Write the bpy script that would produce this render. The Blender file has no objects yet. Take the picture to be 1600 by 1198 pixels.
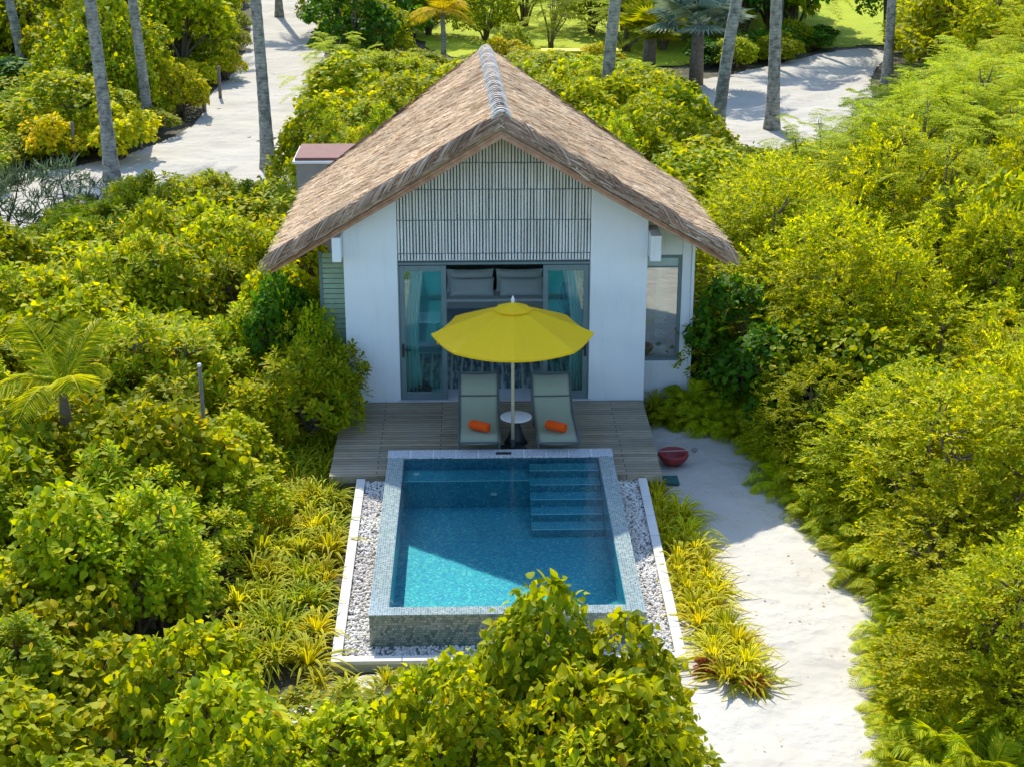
import bpy, math, random
import numpy as np
R = math.radians
random.seed(7); rng = np.random.default_rng(7)
scene = bpy.context.scene
COL = scene.collection
TAU = math.tau

# ------------------------------------------------------------------ camera
CAM = (-.38, -25.4, 10.1); PITCH = R(20.3); YAW = R(1.38); FPX = 2490.0
cd = bpy.data.cameras.new('camera'); cam = bpy.data.objects.new('camera', cd); COL.objects.link(cam)
cam.location = CAM; cam.rotation_euler = (R(90) - PITCH, 0, -YAW)
cd.sensor_width = 36; cd.lens = 36 * FPX / 1600; cd.clip_end = 2000; cd.clip_start = .1
scene.camera = cam
def project(x, y, z):
    dx, dy, dz = x - CAM[0], y - CAM[1], z - CAM[2]
    s, c = math.sin(YAW), math.cos(YAW); sp, cp = math.sin(PITCH), math.cos(PITCH)
    rx = dx * c - dy * s; fw = dx * s + dy * c
    depth = fw * cp - dz * sp; up = fw * sp + dz * cp
    return 800 + FPX * rx / depth, 599 - FPX * up / depth

# ------------------------------------------------------------------ tagging
def tag(o, label=None, cat=None, group=None, kind=None):
    if label: o['label'] = label
    if cat: o['category'] = cat
    if group: o['group'] = group
    if kind: o['kind'] = kind
    return o
def empty(name, loc=(0, 0, 0), rz=0):
    o = bpy.data.objects.new(name, None); COL.objects.link(o)
    o.location = loc; o.rotation_euler = (0, 0, rz); o.empty_display_size = .2
    return o
def copy_tree(o, parent=None):
    c = o.copy(); COL.objects.link(c); c.parent = parent
    for ch in list(o.children): copy_tree(ch, c)
    return c
def remove_tree(o):
    for ch in list(o.children): remove_tree(ch)
    bpy.data.objects.remove(o)

# ------------------------------------------------------------------ materials
class NT:
    def __init__(s, name):
        s.m = bpy.data.materials.new(name); s.m.use_nodes = True
        s.t = s.m.node_tree; s.b = s.t.nodes['Principled BSDF']; s.out = s.t.nodes['Material Output']
    def n(s, typ, **kw):
        nd = s.t.nodes.new(typ)
        for k, v in kw.items():
            if k.startswith('i_'):
                key = k[2:]; key = int(key) if key.isdigit() else key.replace('_', ' ')
                nd.inputs[key].default_value = v
            else: setattr(nd, k, v)
        return nd
    def l(s, a, b): s.t.links.new(a, b)
    def ramp(s, src, stops):
        r = s.n('ShaderNodeValToRGB'); e = r.color_ramp.elements
        while len(e) < len(stops): e.new(.5)
        for el, (p, c) in zip(e, stops): el.position = p; el.color = (*c, 1)
        s.l(src, r.inputs[0]); return r.outputs[0]
    def noise(s, scale, detail=4, coord=None, rough=.55, stretch=None):
        tc = s.n('ShaderNodeTexCoord'); src = tc.outputs['Object']
        if stretch:
            mp = s.n('ShaderNodeMapping'); mp.inputs['Scale'].default_value = stretch
            s.l(src, mp.inputs[0]); src = mp.outputs[0]
        nz = s.n('ShaderNodeTexNoise'); nz.inputs['Scale'].default_value = scale
        nz.inputs['Detail'].default_value = detail; nz.inputs['Roughness'].default_value = rough
        s.l(src, nz.inputs['Vector']); return nz.outputs['Fac']
    def bump(s, src, strength=.3, dist=.02):
        b = s.n('ShaderNodeBump'); b.inputs['Strength'].default_value = strength; b.inputs['Distance'].default_value = dist
        s.l(src, b.inputs['Height']); s.l(b.outputs[0], s.b.inputs['Normal']); return b
    def mix(s, fac, a, b, mode='MIX'):
        m = s.n('ShaderNodeMix'); m.data_type = 'RGBA'; m.blend_type = mode
        for sock, v in ((m.inputs[0], fac), (m.inputs[6], a), (m.inputs[7], b)):
            if hasattr(v, 'is_linked'): s.l(v, sock)
            elif isinstance(v, (int, float)): sock.default_value = v
            else: sock.default_value = (*v, 1)
        return m.outputs[2]

def simple(name, c1, c2=None, scale=3, rough=.7, bump=0, bscale=None, metal=0, spec=.4, stretch=None, dist=.01):
    m = NT(name); c2 = c2 or tuple(x * .8 for x in c1)
    f = m.noise(scale, 5, stretch=stretch)
    m.l(m.ramp(f, [(.3, c1), (.7, c2)]), m.b.inputs['Base Color'])
    m.b.inputs['Roughness'].default_value = rough; m.b.inputs['Metallic'].default_value = metal
    m.b.inputs['Specular IOR Level'].default_value = spec
    if bump: m.bump(m.noise(bscale or scale * 6, 4, stretch=stretch), bump, dist)
    return m.m

def leaf_mat(name, stops, trans=.4, rough=.6, mid=None, hue=.012, val=.22, tcol=None, rows=None):
    m = NT(name)
    geo = m.n('ShaderNodeNewGeometry')
    col = m.ramp(geo.outputs['Random Per Island'], stops)
    if mid is not None:
        at = m.n('ShaderNodeAttribute', attribute_name='edge')
        fac = m.ramp(at.outputs['Fac'], [(.25, (1, 1, 1)), (.6, (0, 0, 0))])
        col = m.mix(fac, col, mid)
    oi = m.n('ShaderNodeObjectInfo')
    hs = m.n('ShaderNodeHueSaturation')
    mr = m.n('ShaderNodeMapRange'); mr.inputs['To Min'].default_value = .5 - hue; mr.inputs['To Max'].default_value = .5 + hue * .6
    mr2 = m.n('ShaderNodeMapRange'); mr2.inputs['To Min'].default_value = 1 - val; mr2.inputs['To Max'].default_value = 1 + val
    mul = m.n('ShaderNodeMath', operation='MULTIPLY'); mul.inputs[1].default_value = 7.31
    fr = m.n('ShaderNodeMath', operation='FRACT')
    m.l(oi.outputs['Random'], mr.inputs[0]); m.l(oi.outputs['Random'], mul.inputs[0]); m.l(mul.outputs[0], fr.inputs[0])
    m.l(fr.outputs[0], mr2.inputs[0]); m.l(mr.outputs[0], hs.inputs['Hue']); m.l(mr2.outputs[0], hs.inputs['Value'])
    m.l(col, hs.inputs['Color'])
    m.l(hs.outputs[0], m.b.inputs['Base Color'])
    m.b.inputs['Roughness'].default_value = rough; m.b.inputs['Specular IOR Level'].default_value = .16
    tr = m.n('ShaderNodeBsdfTranslucent')
    tc = m.mix(1.0, hs.outputs[0], tcol or (1.35, 1.2, .35), 'MULTIPLY')
    m.l(tc, tr.inputs[0])
    mx = m.n('ShaderNodeMixShader'); mx.inputs[0].default_value = trans
    m.l(m.b.outputs[0], mx.inputs[1]); m.l(tr.outputs[0], mx.inputs[2]); m.l(mx.outputs[0], m.out.inputs[0])
    return m.m

# leaf colours (random per leaf)
L_HEART = leaf_mat('leaf_round', [(0, (.14, .22, .002)), (.4, (.31, .38, .002)), (.85, (.47, .49, .003)), (.975, (.58, .55, .006)), (1, (.70, .45, .02))], trans=.5)
L_MID = leaf_mat('leaf_mid', [(0, (.10, .20, .002)), (.45, (.28, .36, .003)), (.9, (.46, .48, .004)), (1, (.60, .50, .01))], trans=.45)
L_PADDLE = leaf_mat('leaf_paddle', [(0, (.14, .24, .003)), (.45, (.30, .39, .003)), (.85, (.46, .49, .005)), (.97, (.58, .54, .01)), (1, (.65, .45, .02))], trans=.48, )
L_SMALL = leaf_mat('leaf_small', [(0, (.15, .24, .002)), (.4, (.35, .42, .002)), (.8, (.52, .54, .003)), (1, (.66, .60, .006))], trans=.5, hue=.014)
L_FEATHER = leaf_mat('leaf_feather', [(0, (.18, .31, .003)), (.6, (.38, .46, .004)), (1, (.56, .57, .008))], trans=.45)
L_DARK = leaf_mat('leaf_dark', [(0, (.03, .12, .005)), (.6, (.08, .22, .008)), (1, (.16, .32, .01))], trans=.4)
L_YELLOW = leaf_mat('leaf_yellow', [(0, (.28, .38, .005)), (.5, (.54, .53, .006)), (1, (.78, .62, .01))], hue=.02)
L_FERN = leaf_mat('leaf_fern', [(0, (.18, .29, .003)), (.5, (.38, .47, .004)), (1, (.58, .58, .008))], trans=.45)
L_STRAP = leaf_mat('leaf_strap', [(0, (.50, .50, .01)), (.5, (.72, .64, .015)), (1, (.85, .74, .03))], trans=.4, mid=(.26, .34, .008), hue=.015)
L_STRAPG = leaf_mat('leaf_strap_green', [(0, (.22, .32, .008)), (.6, (.42, .46, .01)), (1, (.65, .60, .02))], trans=.35, hue=.02)
L_PALM = leaf_mat('leaf_palm', [(0, (.18, .28, .006)), (.5, (.38, .46, .008)), (1, (.56, .54, .01))], trans=.45)
L_PALMY = leaf_mat('leaf_palm_yellow', [(0, (.30, .30, .01)), (.5, (.50, .42, .012)), (1, (.62, .42, .02))], trans=.4)
L_SILVER = leaf_mat('leaf_silver', [(0, (.22, .34, .24)), (.6, (.36, .46, .36)), (1, (.48, .52, .30))], trans=.25, tcol=(1, 1, .8))
L_WISP = leaf_mat('leaf_wisp', [(0, (.10, .16, .08)), (1, (.24, .30, .14))], trans=.25, tcol=(1, 1, .8))
L_RED = leaf_mat('leaf_red', [(0, (.20, .05, .01)), (1, (.42, .15, .02))], trans=.3, tcol=(1, 1, .8))
L_DRY = leaf_mat('leaf_dry', [(0, (.35, .22, .10)), (.5, (.5, .36, .2)), (1, (.62, .5, .34))], trans=.15, tcol=(1, 1, .9), hue=.01)

BARK = simple('bark', (.10, .075, .05), (.20, .16, .11), 8, .9, .5)
def palm_bark():
    m = NT('palm_bark')
    tc = m.n('ShaderNodeTexCoord'); w = m.n('ShaderNodeTexWave', bands_direction='Z', wave_profile='SAW')
    w.inputs['Scale'].default_value = 3.1; w.inputs['Distortion'].default_value = 6; w.inputs['Detail'].default_value = 3; w.inputs['Detail Scale'].default_value = 2.5
    m.l(tc.outputs['Object'], w.inputs[0])
    nz = m.noise(5, 6)
    c1 = m.ramp(w.outputs['Fac'], [(0, (.20, .20, .17)), (.25, (.38, .38, .34)), (1, (.47, .46, .41))])
    c2 = m.ramp(nz, [(.38, (.20, .20, .17)), (.5, (.58, .56, .50)), (.7, (.92, .88, .80))])
    m.l(m.mix(.85, c1, c2, 'MULTIPLY'), m.b.inputs['Base Color']); m.b.inputs['Roughness'].default_value = .9
    m.bump(w.outputs['Fac'], .35, .02); return m.m
PBARK = palm_bark()

def sand_mat(name='sand', k=1.0):
    m = NT(name)
    a = m.noise(.55, 6); b = m.noise(9, 8, rough=.7); c = m.noise(3.2, 4); e = m.noise(.9, 3)
    col = m.ramp(a, [(.25, (.44 * k, .41 * k, .345 * k)), (.5, (.515 * k, .485 * k, .415 * k)), (.75, (.555 * k, .53 * k, .465 * k))])
    sp = m.ramp(b, [(.30, (.70, .65, .56)), (.40, (1, 1, 1))])
    mask = m.ramp(e, [(.42, (0, 0, 0)), (.62, (1, 1, 1))])
    m.l(m.mix(.6, col, sp, 'MULTIPLY'), m.b.inputs['Base Color'])
    m.b.inputs['Roughness'].default_value = .95; m.b.inputs['Specular IOR Level'].default_value = .15
    mu = m.n('ShaderNodeMath', operation='MULTIPLY'); m.l(c, mu.inputs[0]); m.l(mask, mu.inputs[1])
    mu2 = m.n('ShaderNodeMath', operation='MULTIPLY_ADD'); m.l(b, mu2.inputs[0]); mu2.inputs[1].default_value = .22; m.l(mu.outputs[0], mu2.inputs[2])
    m.bump(mu2.outputs[0], .7, .09); return m.m
SAND = sand_mat()
def soil_mat():
    m = NT('soil')
    a = m.noise(1.3, 6); b = m.noise(22, 6, rough=.7)
    col = m.ramp(a, [(.35, (.045, .04, .02)), (.55, (.09, .08, .04)), (.75, (.22, .19, .12))])
    sp = m.ramp(b, [(.35, (.35, .3, .25)), (.55, (1, 1, 1)), (.7, (1.3, 1.2, 1))])
    m.l(m.mix(.8, col, sp, 'MULTIPLY'), m.b.inputs['Base Color']); m.b.inputs['Roughness'].default_value = .95
    m.bump(b, .6, .04); return m.m
SOIL = soil_mat()
LAWN = simple('lawn_green', (.30, .38, .006), (.40, .46, .008), .5, .95, .9, 9, dist=.12)

def wood_deck():
    m = NT('deck_wood')
    tc = m.n('ShaderNodeTexCoord')
    br = m.n('ShaderNodeTexBrick'); br.inputs['Scale'].default_value = 1; br.inputs['Brick Width'].default_value = 1.9
    br.inputs['Row Height'].default_value = .1; br.inputs['Mortar Size'].default_value = .006; br.inputs['Mortar Smooth'].default_value = .2
    br.inputs['Color1'].default_value = (0, 0, 0, 1); br.inputs['Color2'].default_value = (1, 1, 1, 1); br.inputs['Mortar'].default_value = (.5, .5, .5, 1)
    m.l(tc.outputs['Object'], br.inputs[0])
    g = m.noise(6, 8, stretch=(1, 16, 1), rough=.65); g2 = m.noise(1.2, 3)
    c = m.ramp(g, [(.28, (.18, .14, .09)), (.5, (.38, .315, .21)), (.72, (.58, .51, .37))])
    p = m.ramp(br.outputs['Color'], [(0, (.62, .60, .56)), (1, (1.1, 1.05, .98))])
    c = m.mix(1, c, p, 'MULTIPLY')
    c = m.mix(m.ramp(g2, [(.4, (0, 0, 0)), (.7, (.5, .5, .5))]), c, (.30, .30, .24))
    c = m.mix(br.outputs['Fac'], c, (.03, .025, .02))
    m.l(c, m.b.inputs['Base Color']); m.b.inputs['Roughness'].default_value = .75
    m.bump(g, .35, .01); return m.m
DECK = wood_deck()

def tile_mat(name, cols, size=.045, rough=.2, mortar=(.25, .3, .3), wall=False, off=.5):
    m = NT(name)
    tc = m.n('ShaderNodeTexCoord')
    if wall:      # vertical faces: choose x or y by position, z as second axis
        sx = m.n('ShaderNodeSeparateXYZ'); m.l(tc.outputs['Object'], sx.inputs[0])
        ad = m.n('ShaderNodeMath', operation='ADD'); m.l(sx.outputs[0], ad.inputs[0]); m.l(sx.outputs[1], ad.inputs[1])
        cb = m.n('ShaderNodeCombineXYZ'); m.l(ad.outputs[0], cb.inputs[0]); m.l(sx.outputs[2], cb.inputs[1]); src = cb.outputs[0]
    else:
        sx = m.n('ShaderNodeSeparateXYZ'); m.l(tc.outputs['Object'], sx.inputs[0])
        ad = m.n('ShaderNodeMath', operation='ADD'); m.l(sx.outputs[1], ad.inputs[0]); m.l(sx.outputs[2], ad.inputs[1])
        cb = m.n('ShaderNodeCombineXYZ'); m.l(sx.outputs[0], cb.inputs[0]); m.l(ad.outputs[0], cb.inputs[1]); src = cb.outputs[0]
    br = m.n('ShaderNodeTexBrick'); br.offset = off; br.inputs['Scale'].default_value = 1
    br.inputs['Brick Width'].default_value = size; br.inputs['Row Height'].default_value = size
    br.inputs['Mortar Size'].default_value = size * .07
    br.inputs['Color1'].default_value = (0, 0, 0, 1); br.inputs['Color2'].default_value = (1, 1, 1, 1)
    m.l(src, br.inputs[0])
    c = m.ramp(br.outputs['Color'], cols)
    nz = m.noise(1.1, 4)
    c = m.mix(.5, c, m.ramp(nz, [(.3, (.75, .85, .9)), (.7, (1.1, 1.05, .95))]), 'MULTIPLY')
    c = m.mix(br.outputs['Fac'], c, mortar)
    m.l(c, m.b.inputs['Base Color']); m.b.inputs['Roughness'].default_value = rough
    return m.m
T_FLOOR = tile_mat('pool_tile_blue', [(0, (.012, .31, .52)), (.5, (.02, .47, .60)), (.85, (.06, .58, .58)), (1, (.24, .72, .68))], .032)
T_RIM = tile_mat('pool_tile_grey', [(0, (.09, .16, .17)), (.5, (.18, .25, .25)), (1, (.33, .38, .35))], .03, mortar=(.42, .46, .45), off=0, rough=.12)
T_WALL = tile_mat('pool_tile_wall', [(0, (.10, .16, .14)), (.5, (.24, .29, .24)), (1, (.42, .42, .33))], .035, wall=True, mortar=(.10, .12, .11))
T_INW = tile_mat('pool_tile_inner', [(0, (.008, .26, .50)), (.5, (.012, .40, .58)), (1, (.10, .55, .62))], .035, wall=True)
T_NOSE = simple('pool_step_edge', (.45, .80, .85), (.30, .68, .78), 30, .3)

def water_mat():
    m = NT('pool_water')
    a = m.n('ShaderNodeTexNoise'); a.inputs['Scale'].default_value = 5; a.inputs['Detail'].default_value = 4
    tc = m.n('ShaderNodeTexCoord'); m.l(tc.outputs['Object'], a.inputs['Vector'])
    b = m.n('ShaderNodeBump'); b.inputs['Strength'].default_value = .28; b.inputs['Distance'].default_value = .02; m.l(a.outputs['Fac'], b.inputs['Height'])
    tr = m.n('ShaderNodeBsdfTransparent'); tr.inputs[0].default_value = (.72, .97, .97, 1)
    gl = m.n('ShaderNodeBsdfGlossy'); gl.inputs['Roughness'].default_value = .06; m.l(b.outputs[0], gl.inputs['Normal'])
    fr = m.n('ShaderNodeFresnel'); fr.inputs['IOR'].default_value = 1.33; m.l(b.outputs[0], fr.inputs['Normal'])
    mx = m.n('ShaderNodeMixShader'); m.l(fr.outputs[0], mx.inputs[0]); m.l(tr.outputs[0], mx.inputs[1]); m.l(gl.outputs[0], mx.inputs[2])
    m.l(mx.outputs[0], m.out.inputs[0]); return m.m
WATER = water_mat()
def glass_mat(name, tint, ior=1.5, extra=0.0):
    m = NT(name)
    tr = m.n('ShaderNodeBsdfTransparent'); tr.inputs[0].default_value = (*tint, 1)
    gl = m.n('ShaderNodeBsdfGlossy'); gl.inputs['Roughness'].default_value = .02
    fr = m.n('ShaderNodeFresnel'); fr.inputs['IOR'].default_value = ior
    ad = m.n('ShaderNodeMath', operation='ADD', use_clamp=True); ad.inputs[1].default_value = extra; m.l(fr.outputs[0], ad.inputs[0])
    mx = m.n('ShaderNodeMixShader'); m.l(ad.outputs[0], mx.inputs[0]); m.l(tr.outputs[0], mx.inputs[1]); m.l(gl.outputs[0], mx.inputs[2])
    m.l(mx.outputs[0], m.out.inputs[0]); return m.m
GLASS = glass_mat('door_glass', (.66, .97, .95), 1.5, .05)
WGLASS = glass_mat('window_glass', (.35, .55, .55), 1.8, .35)

WALL = NT('white_render')
_s = WALL.ramp(WALL.noise(5, 6, stretch=(2.2, 2.2, .16), rough=.65), [(.30, (.88, .89, .87)), (.46, (1, 1, 1))])
WALL.l(WALL.mix(.55, WALL.ramp(WALL.noise(1.3, 5), [(.3, (.82, .83, .82)), (.7, (.74, .765, .77))]), _s, 'MULTIPLY'), WALL.b.inputs['Base Color'])
WALL.b.inputs['Roughness'].default_value = .85; WALL.bump(WALL.noise(28, 4), .25, .006); WALL = WALL.m
WALLIN = simple('interior_paint', (.88, .90, .88), (.84, .87, .85), 1, .8)
TEALW = simple('interior_turquoise_panel', (.12, .82, .76), (.10, .74, .72), 1, .6)
CEIL = simple('interior_ceiling', (.85, .85, .8), None, 1, .8)
FRAME = simple('door_frame_grey', (.13, .19, .19), (.16, .22, .22), 4, .45)
THRESH = simple('threshold', (.6, .62, .62), None, 4, .5)
DARKW = simple('dark_wood', (.025, .028, .022), (.05, .05, .04), 6, .5)
SLAT = simple('weathered_slat', (.86, .86, .82), (.60, .58, .52), 9, .8, .2, 20, stretch=(1, 1, .12))
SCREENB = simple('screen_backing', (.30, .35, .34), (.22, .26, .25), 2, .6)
FASCIA = simple('fascia_wood', (.34, .17, .10), (.52, .31, .20), 7, .8, .3, 30, stretch=(1, .3, 1))
THATCH = simple('thatch_base', (.52, .36, .21), (.36, .24, .13), 14, .95, .8, 40, stretch=(1, 1, 1), dist=.03)
def straw(name, stops):
    m = NT(name); geo = m.n('ShaderNodeNewGeometry')
    c = m.ramp(geo.outputs['Random Per Island'], stops)
    p = m.ramp(m.noise(.9, 4), [(.3, (.72, .68, .66)), (.55, (1, 1, 1)), (.75, (1.12, 1.1, 1.08))])
    m.l(m.mix(1, c, p, 'MULTIPLY'), m.b.inputs['Base Color'])
    m.b.inputs['Roughness'].default_value = .85; m.b.inputs['Specular IOR Level'].default_value = .2; return m.m
STRAW = straw('straw', [(0, (.20, .12, .07)), (.08, (.30, .19, .10)), (.14, (.62, .43, .25)), (.6, (.74, .54, .33)), (.9, (.80, .62, .41)), (1, (.86, .73, .55))])
STRAWE = straw('straw_fringe', [(0, (.08, .06, .045)), (.35, (.22, .15, .10)), (.6, (.46, .34, .24)), (1, (.74, .62, .48))])
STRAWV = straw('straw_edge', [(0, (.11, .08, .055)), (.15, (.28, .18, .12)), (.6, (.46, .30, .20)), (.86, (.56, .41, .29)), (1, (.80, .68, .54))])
RIDGE = simple('ridge_rope', (.80, .74, .64), (.60, .54, .45), 20, .9, .6, 60)
COPE = NT('coping_stone')
_br = COPE.n('ShaderNodeTexBrick'); _br.offset = 0; _br.inputs['Scale'].default_value = 1; _br.inputs['Brick Width'].default_value = .35; _br.inputs['Row Height'].default_value = 1.5
_br.inputs['Mortar Size'].default_value = .006; _tc = COPE.n('ShaderNodeTexCoord'); COPE.l(_tc.outputs['Object'], _br.inputs[0])
_c = COPE.ramp(COPE.noise(45, 3), [(.4, (.33, .36, .40)), (.52, (.58, .60, .62)), (.65, (.72, .73, .73))])
COPE.l(COPE.mix(_br.outputs['Fac'], _c, (.85, .85, .85)), COPE.b.inputs['Base Color']); COPE.b.inputs['Roughness'].default_value = .5
COPE = COPE.m
KERB = simple('kerb_stone', (.70, .68, .62), (.58, .56, .50), 4, .8, .15)
KERBF = simple('kerb_face', (.34, .36, .25), (.50, .50, .40), 5, .9, .3)
PEB = straw('pebble', [(0, (.46, .44, .40)), (.2, (.70, .66, .58)), (.8, (.82, .79, .72)), (1, (.88, .86, .82))])
GRAVB = simple('gravel_bed', (.20, .20, .19), (.32, .31, .29), 30, .9)
CANVAS = NT('yellow_canvas')
COL_Y = CANVAS.ramp(CANVAS.noise(3, 3), [(.3, (1.0, .665, .001)), (.7, (.98, .64, .001))])
CANVAS.l(COL_Y, CANVAS.b.inputs['Base Color']); CANVAS.b.inputs['Roughness'].default_value = .75
_t = CANVAS.n('ShaderNodeBsdfTranslucent'); CANVAS.l(COL_Y, _t.inputs[0]); _m = CANVAS.n('ShaderNodeMixShader'); _m.inputs[0].default_value = .22
CANVAS.l(CANVAS.b.outputs[0], _m.inputs[1]); CANVAS.l(_t.outputs[0], _m.inputs[2]); CANVAS.l(_m.outputs[0], CANVAS.out.inputs[0]); CANVAS = CANVAS.m
POLE = simple('pole_wood', (.62, .52, .33), (.50, .42, .28), 8, .5)
WHITEM = simple('white_metal', (.75, .75, .74), None, 4, .35)
BLACK = simple('black_metal', (.015, .018, .02), (.03, .03, .03), 5, .5)
SLING = simple('sling_mesh', (.38, .42, .28), (.32, .36, .25), 60, .75, .3, 120)
LFRAME = simple('lounger_frame', (.08, .10, .10), (.11, .13, .13), 6, .5)
TOWEL = simple('orange_towel', (1.0, .115, .002), (.88, .08, .001), 20, .95, .8, 90)
BOWL = simple('red_lacquer', (.36, .045, .04), (.25, .03, .03), 6, .5)
CLOTH = simple('white_linen', (.90, .91, .93), (.84, .86, .90), 2, .9, .5, 8, dist=.03)
THROW = simple('grey_throw', (.30, .36, .46), (.24, .29, .38), 3, .9, .3, 20)
BOX = simple('grey_box_wall', (.20, .19, .18), (.27, .25, .23), 3, .8)
BOXR = simple('red_brown_roof', (.20, .08, .065), (.15, .065, .05), 3, .8)
MATG = simple('green_mat', (.03, .10, .09), (.04, .13, .11), 20, .9)
YTOP = simple('yellow_top', (.80, .58, .02), (.6, .5, .02), 3, .6)
POST = simple('grey_post', (.22, .19, .15), (.14, .12, .10), 8, .9, .3)
CURT = NT('sheer_curtain'); CURT.b.inputs['Base Color'].default_value = (.82, .86, .84, 1); CURT.b.inputs['Roughness'].default_value = .9
_t = CURT.n('ShaderNodeBsdfTranslucent'); _t.inputs[0].default_value = (.85, .9, .88, 1); _m = CURT.n('ShaderNodeMixShader'); _m.inputs[0].default_value = .5
CURT.l(CURT.b.outputs[0], _m.inputs[1]); CURT.l(_t.outputs[0], _m.inputs[2]); CURT.l(_m.outputs[0], CURT.out.inputs[0]); CURT = CURT.m
def rug_mat():
    m = NT('striped_rug')
    g = m.noise(1, 6, stretch=(1, .12, 1), rough=.8); g2 = m.noise(16, 5, stretch=(1, .16, 1), rough=.75)
    tc = m.n('ShaderNodeTexCoord'); w = m.n('ShaderNodeTexWave', bands_direction='X'); w.inputs['Scale'].default_value = 1.75; w.inputs['Distortion'].default_value = 1.2
    m.l(tc.outputs['Object'], w.inputs[0])
    c = m.ramp(g2, [(.35, (.03, .07, .09)), (.5, (.10, .20, .22)), (.62, (.42, .50, .46))])
    c = m.mix(m.ramp(w.outputs['Fac'], [(.8, (0, 0, 0)), (.95, (.8, .8, .8))]), c, (.62, .62, .52))
    m.l(c, m.b.inputs['Base Color']); m.b.inputs['Roughness'].default_value = .95; return m.m
RUG = rug_mat()
FLOORIN = simple('interior_floor', (.62, .66, .68), (.55, .60, .62), 2, .4)

# ------------------------------------------------------------------ mesh builders
class MB:
    def __init__(s): s.v = []; s.f = []
    def add(s, vs, fs):
        o = len(s.v); s.v += [tuple(v) for v in vs]; s.f += [tuple(i + o for i in f) for f in fs]; return s
    def box(s, x0, x1, y0, y1, z0, z1):
        return s.add([(x0, y0, z0), (x1, y0, z0), (x1, y1, z0), (x0, y1, z0), (x0, y0, z1), (x1, y0, z1), (x1, y1, z1), (x0, y1, z1)],
                     [(0, 3, 2, 1), (4, 5, 6, 7), (0, 1, 5, 4), (1, 2, 6, 5), (2, 3, 7, 6), (3, 0, 4, 7)])
    def prism(s, poly, z0, z1):          # poly in xy
        n = len(poly)
        return s.add([(x, y, z0) for x, y in poly] + [(x, y, z1) for x, y in poly],
                     [tuple(reversed(range(n))), tuple(range(n, 2 * n))] + [(i, (i + 1) % n, n + (i + 1) % n, n + i) for i in range(n)])
    def prism_y(s, poly, y0, y1):        # poly in xz, extruded in y
        n = len(poly)
        return s.add([(x, y0, z) for x, z in poly] + [(x, y1, z) for x, z in poly],
                     [tuple(range(n)), tuple(reversed(range(n, 2 * n)))] + [(i, n + i, n + (i + 1) % n, (i + 1) % n) for i in range(n)])
    def tube(s, pts, rad, n=8, cap=True):
        pts = [np.array(p, float) for p in pts]
        if not hasattr(rad, '__len__'): rad = [rad] * len(pts)
        rings = []; base = len(s.v); prev = None
        for i, p in enumerate(pts):
            d = (pts[min(i + 1, len(pts) - 1)] - pts[max(i - 1, 0)]); d /= (np.linalg.norm(d) + 1e-9)
            if prev is None:
                a = np.array([1, 0, 0]) if abs(d[0]) < .9 else np.array([0, 1, 0]); u = np.cross(d, a)
            else: u = prev - d * np.dot(prev, d)
            u /= (np.linalg.norm(u) + 1e-9); prev = u; w = np.cross(d, u)
            for k in range(n):
                a = TAU * k / n; s.v.append(tuple(p + rad[i] * (math.cos(a) * u + math.sin(a) * w)))
        m = len(pts)
        for i in range(m - 1):
            for k in range(n):
                k2 = (k + 1) % n
                s.f.append((base + i * n + k, base + i * n + k2, base + (i + 1) * n + k2, base + (i + 1) * n + k))
        if cap:
            s.f.append(tuple(base + k for k in reversed(range(n)))); s.f.append(tuple(base + (m - 1) * n + k for k in range(n)))
        return s
    def lathe(s, prof, n=24, c=(0, 0, 0), close=False):
        base = len(s.v); m = len(prof)
        for r, z in prof:
            for k in range(n):
                a = TAU * k / n; s.v.append((c[0] + r * math.cos(a), c[1] + r * math.sin(a), c[2] + z))
        for i in range(m - 1):
            for k in range(n):
                k2 = (k + 1) % n
                s.f.append((base + i * n + k, base + i * n + k2, base + (i + 1) * n + k2, base + (i + 1) * n + k))
        return s
    def build(s, name, mat, parent=None, smooth=False, bevel=0, loc=None):
        me = bpy.data.meshes.new(name); me.from_pydata(s.v, [], s.f); me.update()
        if smooth: me.polygons.foreach_set('use_smooth', [True] * len(me.polygons))
        me.materials.append(mat)
        o = bpy.data.objects.new(name, me); COL.objects.link(o); o.parent = parent
        if loc: o.location = loc
        if bevel:
            b = o.modifiers.new('bevel', 'BEVEL'); b.width = bevel; b.segments = 2; b.limit_method = 'ANGLE'
        return o

def norm(a): return a / (np.linalg.norm(a, axis=-1, keepdims=True) + 1e-9)
# leaf templates: (verts (k,3) length along +y, normal +z), faces (tris/quads), edge attribute
def tmpl(rows, fold=.12, bend=.12):
    v = [(0, 0, 0)]; e = [0]; f = []
    for (y, w) in rows:
        z = -bend * y * y
        v += [(-w, y, z + fold * w * 2), (0, y, z), (w, y, z + fold * w * 2)]; e += [1, 0, 1]
    v.append((0, 1, -bend)); e.append(.5)
    n = len(rows)
    f += [(0, 2, 1), (0, 3, 2)]
    for i in range(n - 1):
        a = 1 + 3 * i; b = a + 3
        f += [(a, a + 1, b + 1, b), (a + 1, a + 2, b + 2, b + 1)]
    a = 1 + 3 * (n - 1); t = len(v) - 1
    f += [(a, a + 1, t), (a + 1, a + 2, t)]
    return np.array(v, float), f, np.array(e, float)
T_HEART = tmpl([(.10, .30), (.45, .40), (.78, .20)], .18, .25)
T_PADDLE = tmpl([(.35, .09), (.72, .22), (.93, .15)], .15, .2)
T_KITE = (np.array([(0, 0, 0), (-.25, .5, .07), (.25, .5, .07), (0, 1, -.08)], float), [(0, 3, 1), (0, 2, 3)], np.array([0, 1, 1, 0.]))
T_PINNA = (np.array([(0, 0, 0), (-.075, .3, .02), (.075, .3, .02), (0, 1, -.1)], float), [(0, 3, 1), (0, 2, 3)], np.array([0, 1, 1, 0.]))
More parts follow.
